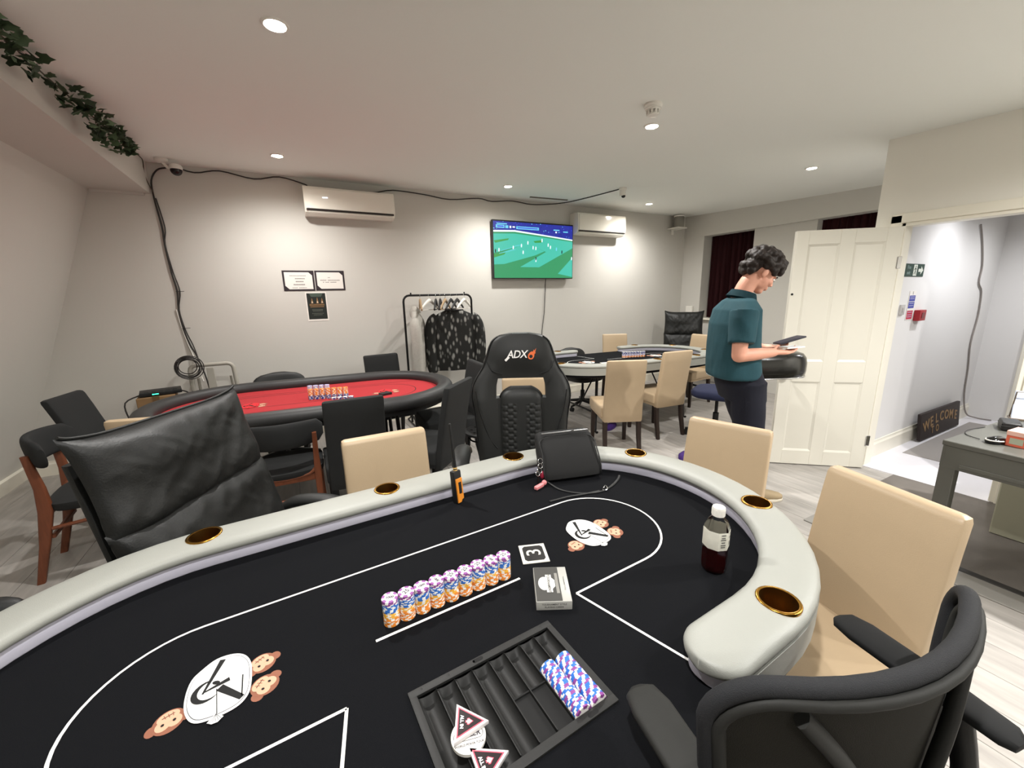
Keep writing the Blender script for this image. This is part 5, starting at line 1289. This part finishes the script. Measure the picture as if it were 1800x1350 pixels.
bm = B(); add_box(bm, (0, 0, .285), (.42, .80, .57), None, .004, 1); obj('cabinet_body', bm, PEDC, pe)
boxobj('side_panel', (-.213, .0, .285), (.008, .79, .56), PEDC, pe, .002, 1)
mo_ = thing('computer_mouse', 'small black mouse with a pale stripe on the grey desk', 'mouse', (3.055, .545, .7405), 1.2)
bm = B(); add_loft(bm, [hz(0, 0, 0, .028, .046, 2.4), hz(.012, 0, 0, .031, .05, 2.4), hz(.025, 0, 0, .026, .042, 2.3), hz(.033, 0, -.004, .012, .022, 2)], 28); obj('mouse_body', bm, mat('gloss_black', '0e0e0e', .12), mo_, 60)
bm = B(); add_tube(bm, [(.029*math.cos(t), .047*math.sin(t), .018) for t in [PI*i/12 for i in range(13)]], .0035, 6); obj('mouse_stripe', bm, WHITEPL, mo_, 60)
tag(tubeobj('mouse_cable', smooth_pts([(3.05, .60, .745), (3.10, .66, .743), (3.2, .68, .743), (3.35, .65, .743)]), .002, BLKPL), 'thin black cable trailing behind the mouse on the desk', 'cable')
cl = thing('black_case', 'small black case behind the mouse on the grey desk', 'case', (3.41, .575, .7405), .3)
bm = B(); add_box(bm, (0, 0, .025), (.13, .075, .05), None, .014, 3); obj('case_shell', bm, BLKPL, cl); boxobj('case_seam', (0, 0, .028), (.132, .077, .003), GREYPL, cl, .001, 1)
pb = thing('pink_box', 'pink and white card box on the desk at the right edge', 'box', (3.10, .475, .7405), -.1)
bm = B(); add_box(bm, (0, 0, .028), (.11, .07, .056), None, .002, 1); obj('box_base', bm, mat('coral_card', 'd9694f', .6), pb)
bm = B(); add_box(bm, (0, 0, .066), (.115, .074, .024), None, .002, 1); obj('box_lid', bm, mat('pale_pink_card', 'e6b8a8', .6), pb)
boxobj('box_label', (-.0555, 0, .028), (.001, .045, .03), mat('box_label_grey', 'a9ad97', .6), pb)
pf = thing('glass_frame', 'clear acrylic stand leaning on the desk at the right edge', 'stand', (3.72, .56, .7405), -1.2)
bm = B(); add_box(bm, (0, 0, .085), (.15, .012, .17), Matrix.Rotation(-.2, 3, 'X'), .002, 1); obj('acrylic_sheet', bm, mat('acrylic_blue', 'c9d3e6', .1, coat=.4), pf)
bm = B(); add_box(bm, (0, .005, .006), (.16, .07, .012), None, .002, 1); obj('stand_base', bm, mat('acrylic_edge', '6b5f52', .3), pf)
bm = B(); add_tube(bm, [(-.075, .018, .005), (-.075, -.018, .168), (.075, -.018, .168), (.075, .018, .005)], .004, 6); obj('stand_edge', bm, mat('acrylic_edge', '6b5f52', .3), pf)
# ---------------------------------------------------------------- hall
YH = 1.52
hc = [(6.05, YH-.012, 2.10), (6.20, YH-.01, 1.95), (6.35, YH-.01, 1.72), (6.36, YH-.01, 1.55), (6.5, YH-.01, 1.45), (6.56, YH-.01, 1.2), (6.52, YH-.01, .9), (6.62, YH-.01, .6), (6.68, YH-.012, .3), (6.75, YH-.04, .08), (6.85, YH-.10, .02), (6.88, 1.3, .015)]
tag(tubeobj('hall_cable', smooth_pts(hc), .0075, GCORD), 'grey cable hanging down the hall wall beyond the doorway', 'cable')
ex = thing('exit_sign', 'dark green fire exit sign on the hall wall', 'sign', (4.735, YH-.001, 1.657))
bm = B(); add_box(bm, (0, -.002, 0), (.385, .004, .105), None, .001, 1); obj('sign_board', bm, mat('exit_green', '15392f', .5), ex)
bm = B(); ef = frame_m((0, -.0045, 0), (1, 0, 0), (0, 0, 1))
text_bm(bm, 'Fire', .042, ef @ Matrix.Translation((-.115, .022, 0)), 0); text_bm(bm, 'exit', .042, ef @ Matrix.Translation((-.115, -.022, 0)), 0)
add_flat(bm, [(-.025, -.046), (.045, -.046), (.045, .046), (-.025, .046)], 0, 1, ef)
for pl in (ell(.014, .030, .007, .009, 12), thick_line((.010, .022), (.016, -.008), .014), thick_line((.016, -.008), (.030, -.036), .009), thick_line((.012, -.008), (-.008, -.034), .009), thick_line((.010, .018), (.034, .006), .007), thick_line((.010, .018), (-.014, .002), .007)):
    add_flat(bm, pl, .0004, 2, ef)
add_flat(bm, thick_line((.075, 0), (.135, 0), .026), .0002, 1, ef); add_flat(bm, [(.125, -.036), (.172, 0), (.125, .036)], .0003, 1, ef)
obj('sign_print', bm, [mat('exit_text', '9fb7b4', .5), mat('sign_white', 'dfe3d8', .5), mat('exit_green', '15392f', .5)], ex, 0, fixn=False)
fa = thing('fire_notice', 'blue and red fire action notice on the hall wall', 'notice', (4.80, YH-.001, 1.24))
bm = B(); add_box(bm, (0, -.001, .12), (.135, .002, .25)); obj('notice_board', bm, PAPER, fa)
bm = B(); nf = frame_m((0, -.0022, 0), (1, 0, 0), (0, 0, 1))
for (x0, x1, z0, z1, c_) in ((-.06, .06, .155, .205, 0), (-.06, .06, .095, .15, 0), (-.06, .06, .0, .075, 1), (-.004, .004, .212, .24, 2)): add_flat(bm, [(x0, z0), (x1, z0), (x1, z1), (x0, z1)], 0, c_, nf)
for (z, c_) in ((.19, 3), (.175, 3), (.135, 3), (.115, 3), (.058, 3), (.035, 3), (.018, 3)): add_flat(bm, [(-.045, z), (.045, z), (.045, z+.005), (-.045, z+.005)], .0004, c_, nf)
obj('notice_print', bm, [mat('notice_blue', '38409a', .5), mat('notice_red', 'b82f48', .5), BLKPL, mat('notice_pale', 'b8b8d4', .5)], fa, 0, fixn=False)
cp_ = thing('call_point', 'red fire alarm call point on the hall wall', 'alarm', (4.965, YH, 1.268))
bm = B(); add_box(bm, (0, -.022, 0), (.135, .044, .095), None, .006, 2); obj('alarm_box', bm, mat('alarm_red', '9c1f2a', .4), cp_)
boxobj('alarm_panel', (0, -.0455, 0), (.06, .003, .05), mat('alarm_dark', '6e1420', .3), cp_, .001, 1)
lw = thing('light_switch', 'small grey switch on the hall wall left of the fire notice', 'switch', (4.62, YH, 1.328))
bm = B(); add_box(bm, (0, -.006, 0), (.086, .012, .086), None, .003, 2); obj('switch_plate', bm, mat('switch_grey', 'b9b6b4', .4), lw); boxobj('rocker', (0, -.014, 0), (.02, .008, .04), mat('switch_grey', 'b9b6b4', .4), lw, .002, 1)
ws = thing('welcome_sign', 'dark welcome sign with gold lettering leaning in the hall', 'sign', (5.845, 1.455, .012), -.01)
bm = B(); WR = Matrix.Rotation(-.10, 3, 'X'); add_box(bm, (0, 0, .14), (1.0, .03, .27), WR, .008, 2); obj('sign_board', bm, mat('sign_dark', '2c2222', .6, var=.1, vscale=30), ws)
bm = B(); wf = frame_m((0, -.0165, .14), (1, 0, 0), (0, .10, 1))
for i, ch in enumerate('WELCOME'):
    u = (i-3)/3; text_bm(bm, ch, .145, wf @ Matrix.Translation((.125*(i-3), .045-.045*u*u, .0004)) @ Matrix.Rotation(-.18*u, 4, 'Z') @ Matrix.Diagonal((1, .95, 1, 1)), 0, .001, .003)
for (ch, x) in (('T', -.22), ('O', -.10)): text_bm(bm, ch, .10, wf @ Matrix.Translation((x, -.065, .0004)), 0, .001, .002)
obj('sign_lettering', bm, mat('gold_letters', '8f7048', .5), ws, 0)
bm = B(); add_box(bm, (5.75, .75, .0065), (1.74, 1.32, .007), None, .002, 1); tag(obj('door_mat', bm, mat('grey_mat', '9d9894', .9, bump=.4, bscale=400)), 'flat grey mat on the hall floor under the welcome sign', 'mat')
hd = boxobj('door_2', (6.905, .70, 1.0), (.03, .78, 2.0), DOORW); hd['kind'] = 'structure'
bm = B(); add_box(bm, (6.90, 1.16, 1.02), (.05, .10, 2.04), None, .006, 1); add_box(bm, (6.90, .70, 2.06), (.05, 1.0, .08), None, .006, 1); struct('trim_15', bm, GLOSSW)
hcam = thing('hall_camera', 'small black dome camera under the top of the doorway', 'camera', (6.5, 1.42, 2.42))
bm = B(); add_lathe(bm, [(.05, 0), (.05, -.02), (.04, -.025)], 18); obj('dome_base', bm, BLKPL, hcam); bm = B(); add_ball(bm, (0, 0, -.025), (.038, .038, .034)); obj('dome', bm, BLKPL, hcam)
wb = thing('wall_socket', 'small white electrical box low on the pillar left of the curtain', 'socket', (6.138, 4.83, 1.19), 0)
bm = B(); add_box(bm, (-.02, 0, 0), (.04, .13, .16), None, .004, 1); obj('socket_case', bm, WHITEPL, wb)
boxobj('socket_cover', (-.042, 0, 0), (.006, .09, .11), WHITEPL, wb, .002, 1)
# ---------------------------------------------------------------- padded table by the door, purple cloths
bh = thing('padded_table', 'black glossy padded table with rounded end between the person and the door', 'table', (3.17, 1.86, 0), math.radians(-27))
GLV = mat('gloss_vinyl', '191815', .2, coat=.2)
bm = B(); rings = []
for (z, k) in ((.865, .93), (.88, .985), (.91, 1.0), (.97, 1.0), (1.01, .975), (1.04, .91), (1.055, .78), (1.06, .58)): rings.append(hz(z, 0, 0, 0.36*k, .20*k, 2.7))
add_loft(bm, rings, 48); obj('padded_top', bm, GLV, bh, 60)
tubeobj('metal_rim', [(.35*math.copysign(abs(math.cos(t))**(2/3), math.cos(t)), .19*math.copysign(abs(math.sin(t))**(2/3), math.sin(t)), .868) for t in [2*PI*i/40 for i in range(40)]], .006, CHROME, bh, 8, True)
bm = B(); add_lathe(bm, [(.17, 0), (.17, .012), (.05, .03), (.032, .05), (.032, .83), (.09, .87)], 24); obj('pedestal', bm, BLKMET, bh)
for (nm, x, y, sx_, sy_, lab) in (('a', 3.10, 2.36, .10, .07, 'purple cloth on the floor beside the beige chair near the person'), ('b', 3.10, 3.40, .13, .05, 'purple cloth on the floor under the far table')):
    bm = B(); add_loft(bm, [hz(0, 0, 0, sx_, sy_, 2.4), hz(.02, 0, 0, sx_*1.02, sy_*1.02, 2.4), hz(.045, 0, 0, sx_*.8, sy_*.7, 2.2), hz(.055, 0, 0, sx_*.4, sy_*.3, 2)], 28)
    for v in bm.verts:
        if v.co.z > .005: v.co.z += .018*noise.noise(v.co*22)
    tag(obj('purple_cloth', bm, mat('purple_fabric', '3d2168', .85), None, 60, (x, y, .001), .5), lab, 'cloth')
# ---------------------------------------------------------------- the person
PF = Vector((.881, -.472)).normalized(); PRZ = face_rot(PF.x, PF.y)
pe_ = thing('person', 'person with dark curly hair and teal shirt standing by the open door', 'person', (2.68, 1.61, 0), PRZ)
def remesh(bm, voxel, sm=4, name='m'):
    bmesh.ops.recalc_face_normals(bm, faces=bm.faces[:])
    me = bpy.data.meshes.new(name); bm.to_mesh(me); bm.free()
    o = bpy.data.objects.new(name, me); COL.objects.link(o)
    md = o.modifiers.new('r', 'REMESH'); md.mode = 'VOXEL'; md.voxel_size = voxel
    if sm:
        s = o.modifiers.new('s', 'SMOOTH'); s.iterations = sm; s.factor = .5
    bpy.context.view_layer.update()
    m2 = bpy.data.meshes.new_from_object(o.evaluated_get(bpy.context.evaluated_depsgraph_get()))
    bpy.data.objects.remove(o); bpy.data.meshes.remove(me); m2.name = name
    return m2
def put(me, name, m, parent):
    me.materials.clear(); me.materials.append(m); finish(me, 180)
    o = bpy.data.objects.new(name, me); COL.objects.link(o); o.parent = parent; return o
SKIN = mat('skin', 'd79c84', .5, var=.04, vscale=20, bump=.05, bscale=300)
HAIR = mat('dark_hair', '211711', .6, bump=.5, bscale=150, var=.2, vscale=60)
SHIRT = mat('teal_shirt', '1b434c', .85, bump=.25, bscale=260, var=.10, vscale=14)
JEAN = mat('dark_denim', '0d0f1d', .9, bump=.3, bscale=500, var=.08, vscale=10)
th = math.radians(35)
HM = Matrix.Translation((0, -.058, 1.535)) @ Matrix.Rotation(-th, 4, 'X')
def hball(bm, c, r, seg=16, ring=12):
    bmesh.ops.create_uvsphere(bm, u_segments=seg, v_segments=ring, radius=1, matrix=HM @ Matrix.Translation(c) @ Matrix.Diagonal((r[0], r[1], r[2], 1)))
def limb(bm, pts, rs_, n=14, flat=1.0):
    add_tube(bm, smooth_pts(pts, 5), [rs_[min(int(i/5), len(rs_)-1)]*(1-(i % 5)/5)+rs_[min(int(i/5)+1, len(rs_)-1)]*((i % 5)/5) for i in range(5*(len(pts)-1)+1)], n, flat=flat)
def hand(bm, wrist, d, nrm, side, curl, thumb_curl=.5):
    d = Vector(d).normalized(); nrm = Vector(nrm); nrm = (nrm - d*nrm.dot(d)).normalized(); lat = d.cross(nrm)*side     # lat points to the thumb side
    w_ = Vector(wrist)
    add_loft(bm, [(w_-d*.01, lat, nrm, .024, .018, 2.4), (w_+d*.02, lat, nrm, .030, .017, 2.6), (w_+d*.06, lat, nrm, .039, .016, 2.8), (w_+d*.088, lat, nrm, .037, .013, 2.6), (w_+d*.096, lat, nrm, .028, .008, 2.4)], 18)
    for k, (o_, L_) in enumerate(((.028, .068), (.0095, .076), (-.0095, .071), (-.027, .056))):
        p = w_ + d*.078 + lat*o_; a = 0; pts = [p]
        for sgm, fr_ in enumerate((.2, .45, .32, .23)):
            a += (0, curl, curl*1.2, curl*.8)[sgm]; dd = d*math.cos(a) + nrm*math.sin(a) + lat*(o_*1.2)
            p = p + dd.normalized()*L_*fr_*1.05; pts.append(p)
        add_tube(bm, smooth_pts(pts, 3), [.0088 - .0022*i/12 for i in range(13)], 10)
    p = w_ + d*.022 + lat*.026; pts = [p]; a = .75
    for fr_, da in ((.034, 0), (.028, -.35*thumb_curl), (.022, -.4*thumb_curl)):
        a += da; dd = d*math.cos(a) + lat*math.sin(a) + nrm*.35
        p = p + dd.normalized()*fr_; pts.append(p)
    add_tube(bm, smooth_pts(pts, 3), [.0125 - .0035*i/9 for i in range(10)], 10)
bm = B()
hball(bm, (0, -.005, .145), (.074, .096, .092)); hball(bm, (0, .034, .082), (.060, .061, .072)); hball(bm, (0, .058, .020), (.030, .030, .022)); hball(bm, (0, .02, .045), (.052, .055, .035))
hball(bm, (0, .083, .128), (.046, .014, .010)); hball(bm, (0, .094, .056), (.021, .008, .006)); hball(bm, (0, .093, .045), (.019, .008, .007))
for s in (-1, 1): hball(bm, (s*.074, -.008, .100), (.010, .019, .031)); hball(bm, (s*.036, .07, .085), (.022, .02, .022)); hball(bm, (s*.011, .104, .082), (.008, .010, .007))
add_tube(bm, [HM @ Vector(p) for p in ((0, .088, .118), (0, .100, .102), (0, .112, .086))], [.008, .0095, .0115], 12)
limb(bm, [(0, -.115, 1.40), (0, -.105, 1.47), (0, -.075, 1.55), (0, -.03, 1.60)], [.075, .058, .055, .06], 18)
add_loft(bm, [hz(.88, 0, -.06, .165, .115, 2.4), hz(1.0, 0, -.09, .155, .11, 2.4), hz(1.15, 0, -.11, .16, .11, 2.4), hz(1.30, 0, -.12, .18, .115, 2.4), hz(1.40, 0, -.12, .185, .095, 2.2), hz(1.455, 0, -.115, .11, .07, 2)], 32)
for s, sh, el, wr_ in ((1, (.172, -.17, 1.40), (.212, -.20, 1.125), (.165, .050, 1.135)), (-1, (-.175, -.10, 1.40), (-.225, -.04, 1.13), (-.11, .135, 1.135))):
    m1 = tuple(.5*(a+b_) for a, b_ in zip(sh, el)); m2 = tuple(.55*a+.45*b_ for a, b_ in zip(el, wr_))
    limb(bm, [sh, m1, el], [.056, .049, .041]); limb(bm, [el, m2, wr_], [.042, .040, .027]); add_ball(bm, el, .041)
hand(bm, (.165, .050, 1.135), (-.22, .97, -.03), (0, .05, 1), -1, .28)
hand(bm, (-.11, .135, 1.135), (.20, .96, -.05), (.15, 0, 1), 1, .32)
LEGS = ((1, (.095, -.05, .90), (.105, -.015, .49), (.11, -.13, .085)), (-1, (-.095, -.03, .90), (-.085, .115, .49), (-.055, .165, .085)))
for s, hp, kn_, an in LEGS:
    limb(bm, [hp, tuple(.5*(a+b_) for a, b_ in zip(hp, kn_)), kn_, tuple(.55*a+.45*b_ for a, b_ in zip(kn_, an)), an], [.088, .075, .054, .050, .034])
    fy_ = an[1]; add_loft(bm, [((an[0], fy_-.05, .045), (1, 0, 0), (0, 0, 1), .026, .03, 2.4), ((an[0], fy_+.02, .045), (1, 0, 0), (0, 0, 1), .032, .036, 2.4), ((an[0], fy_+.12, .035), (1, 0, 0), (0, 0, 1), .038, .022, 2.4), ((an[0], fy_+.17, .03), (1, 0, 0), (0, 0, 1), .025, .014, 2.2)], 16)
put(remesh(bm, .0058, 3, 'body'), 'body', SKIN, pe_)
# eyes and brows
for s in (-1, 1):
    e = B(); hball(e, (s*.030, .083, .112), (.013, .011, .009), 14, 10); ey = obj('eye', e, mat('eye_white', 'e8e2da', .3), pe_, 60)
    e = B(); hball(e, (s*.030, .0925, .109), (.0055, .003, .0055), 10, 8); obj('iris', e, mat('eye_iris', '2a1c14', .3), ey, 60)
    e = B(); add_tube(e, [HM @ Vector(p) for p in ((s*.014, .098, .132), (s*.03, .096, .138), (s*.050, .082, .132))], [.004, .005, .002], 8); obj('eyebrow', e, HAIR, pe_, 60)
# hair
bm = B(); rs = random.Random(8)
hball(bm, (0, -.018, .172), (.087, .108, .080), 24, 16); hball(bm, (0, -.07, .12), (.070, .052, .06))
def hair_ok(p): return not (p.y > .045 and p.z < .165) and p.z > .062 and not (p.y > -.03 and p.z < .125)
for i in range(300):
    v = Vector((rs.gauss(0, 1), rs.gauss(0, 1), rs.gauss(.35, 1))).normalized()
    p = Vector((0, -.016, .168)) + Vector((v.x*.093, v.y*.118, v.z*.090))
    if v.z < -.2 and p.y < -.02: p = Vector((v.x*.078, -.075+v.y*.05, .12+v.z*.06))
    if not hair_ok(p): continue
    r = rs.uniform(.013, .024); hball(bm, p, (r, r, r), 8, 6)
for i in range(60):
    p = Vector((rs.uniform(-.06, .06), .048+rs.uniform(0, .024), .195+rs.uniform(-.005, .03))); r = rs.uniform(.014, .024); hball(bm, p, (r, r, r), 8, 6)
for s in (-1, 1):
    for i in range(14):
        p = Vector((s*.080, rs.uniform(-.06, .04), rs.uniform(.13, .17))); hball(bm, p, (.014, .018, .018), 8, 6)
put(remesh(bm, .006, 1, 'hair'), 'hair', HAIR, pe_)
# shirt with collar
bm = B()
add_loft(bm, [hz(.955, 0, -.115, .185, .132, 2.6), hz(.97, 0, -.112, .192, .142, 2.6), hz(1.07, 0, -.118, .190, .140, 2.6), hz(1.18, 0, -.126, .192, .132, 2.5), hz(1.31, 0, -.130, .198, .124, 2.5), hz(1.40, 0, -.125, .200, .108, 2.3), hz(1.455, 0, -.115, .14, .085, 2.1), hz(1.475, 0, -.108, .088, .072, 2)], 44)
for s, sh, el in ((1, (.162, -.165, 1.395), (.205, -.188, 1.20)), (-1, (-.165, -.10, 1.395), (-.225, -.065, 1.215))):
    limb(bm, [sh, tuple(.5*(a+b_) for a, b_ in zip(sh, el)), el], [.080, .078, .075], 20)
for v in bm.verts:
    k = .6*noise.noise(Vector((v.co.x*7, v.co.y*7, v.co.z*5))) + .9*(.4-abs(noise.noise(Vector((v.co.x*9+3, v.co.y*9, v.co.z*6+v.co.y*5))))); n_ = Vector((v.co.x, v.co.y+.12, 0)); 
    if n_.length > .01: v.co += n_.normalized()*k*.012
    if v.co.z < .985: v.co.z += .045*max(0, (v.co.y+.06)/.12)
put(remesh(bm, .0065, 3, 'shirt'), 'shirt', SHIRT, pe_)
bm = B(); prev = None
CM = Matrix.Translation((0, -.100, 1.470)) @ Matrix.Rotation(-.30, 4, 'X')
for (r1, r2, z) in ((.074, .070, -.012), (.070, .066, .038), (.078, .074, .040), (.098, .094, -.004), (.094, .090, -.008)):
    R = [bm.verts.new(CM @ Vector((r1*math.cos(t), r2*math.sin(t), z))) for t in [PI/2+.18+(2*PI-.36)*i/40 for i in range(41)]]
    if prev: ring_faces(bm, prev, R, 0, False)
    prev = R
bmesh.ops.solidify(bm, geom=bm.faces[:], thickness=.004)
obj('collar', bm, SHIRT, pe_, 60)
# trousers
bm = B()
add_loft(bm, [hz(.80, 0, -.03, .165, .125, 2.6), hz(.90, 0, -.055, .180, .135, 2.6), hz(1.0, 0, -.085, .170, .125, 2.5), hz(1.03, 0, -.09, .165, .12, 2.5)], 36)
for s, hp, kn_, an in LEGS:
    limb(bm, [(hp[0]*.95, hp[1], .93), tuple(.5*(a+b_) for a, b_ in zip(hp, kn_)), kn_, tuple(.5*(a+b_) for a, b_ in zip(kn_, an)), (an[0], an[1]-.005, .075)], [.108, .098, .084, .076, .072], 22)
for v in bm.verts: v.co += Vector((noise.noise(v.co*9), noise.noise(v.co*9+Vector((5, 0, 0))), 0))*.008
put(remesh(bm, .008, 3, 'trousers'), 'trousers', JEAN, pe_)
SHOE = mat('tan_suede', '9c8a6c', .8, bump=.2, bscale=300); SOLE = mat('shoe_sole', 'cfc6b4', .7)
for s, hp, kn_, an in LEGS:
    x, y = an[0], an[1]
    bm = B(); add_loft(bm, [((x, y-.085, .052), (1, 0, 0), (0, 0, 1), .026, .032, 2.6), ((x, y-.06, .056), (1, 0, 0), (0, 0, 1), .038, .042, 2.6), ((x, y+.02, .058), (1, 0, 0), (0, 0, 1), .042, .044, 2.5), ((x, y+.09, .046), (1, 0, 0), (0, 0, 1), .047, .033, 2.5), ((x, y+.15, .038), (1, 0, 0), (0, 0, 1), .046, .026, 2.5), ((x, y+.19, .034), (1, 0, 0), (0, 0, 1), .034, .020, 2.3), ((x, y+.205, .032), (1, 0, 0), (0, 0, 1), .015, .012, 2)], 24); sh_o = obj('shoe', bm, SHOE, pe_, 60)
    bm = B(); add_loft(bm, [((x, y+.06, z_), (1, 0, 0), (0, 1, 0), .049*k_, .150*k_, 2.6) for z_, k_ in ((.001, .97), (.004, 1), (.020, 1), (.024, .96))], 30); obj('sole', bm, SOLE, sh_o, 60)
    for k in range(4): tubeobj('lace', [(x-.02, y+.05+.02*k, .084-.006*k), (x+.02, y+.055+.02*k, .084-.006*k)], .003, SOLE, sh_o, 6)
# what the person holds
def P2W(x, y, z):
    c_, s_ = math.cos(PRZ), math.sin(PRZ); return (2.68+x*c_-y*s_, 1.61+x*s_+y*c_, z)
ph = thing('phone', 'white phone held in the near hand of the person', 'phone', P2W(.125, .175, 1.160), PRZ+.22)
bm = B(); add_box(bm, (0, .01, 0), (.066, .135, .009), Matrix.Rotation(.02, 3, 'X'), .003, 2); obj('phone_body', bm, mat('white_phone', 'efece6', .3), ph)
boxobj('phone_screen', (0, .01, .0052), (.060, .125, .0012), mat('pale_screen', 'e6e8ea', .2), ph, .0005, 1)
wl = thing('wallet', 'dark rectangular folder held in the far hand of the person', 'wallet', P2W(-.055, .265, 1.178), PRZ-.10)
wl.rotation_euler = (.30, -.05, PRZ-.10)
bm = B(); add_box(bm, (0, .02, 0), (.10, .165, .011), None, .003, 2); obj('cover', bm, mat('dark_cover', '23212c', .5), wl)
boxobj('cover_edge', (.0, .02, .0062), (.09, .152, .002), mat('cover_inner', '2d2b38', .4), wl, .0005, 1)
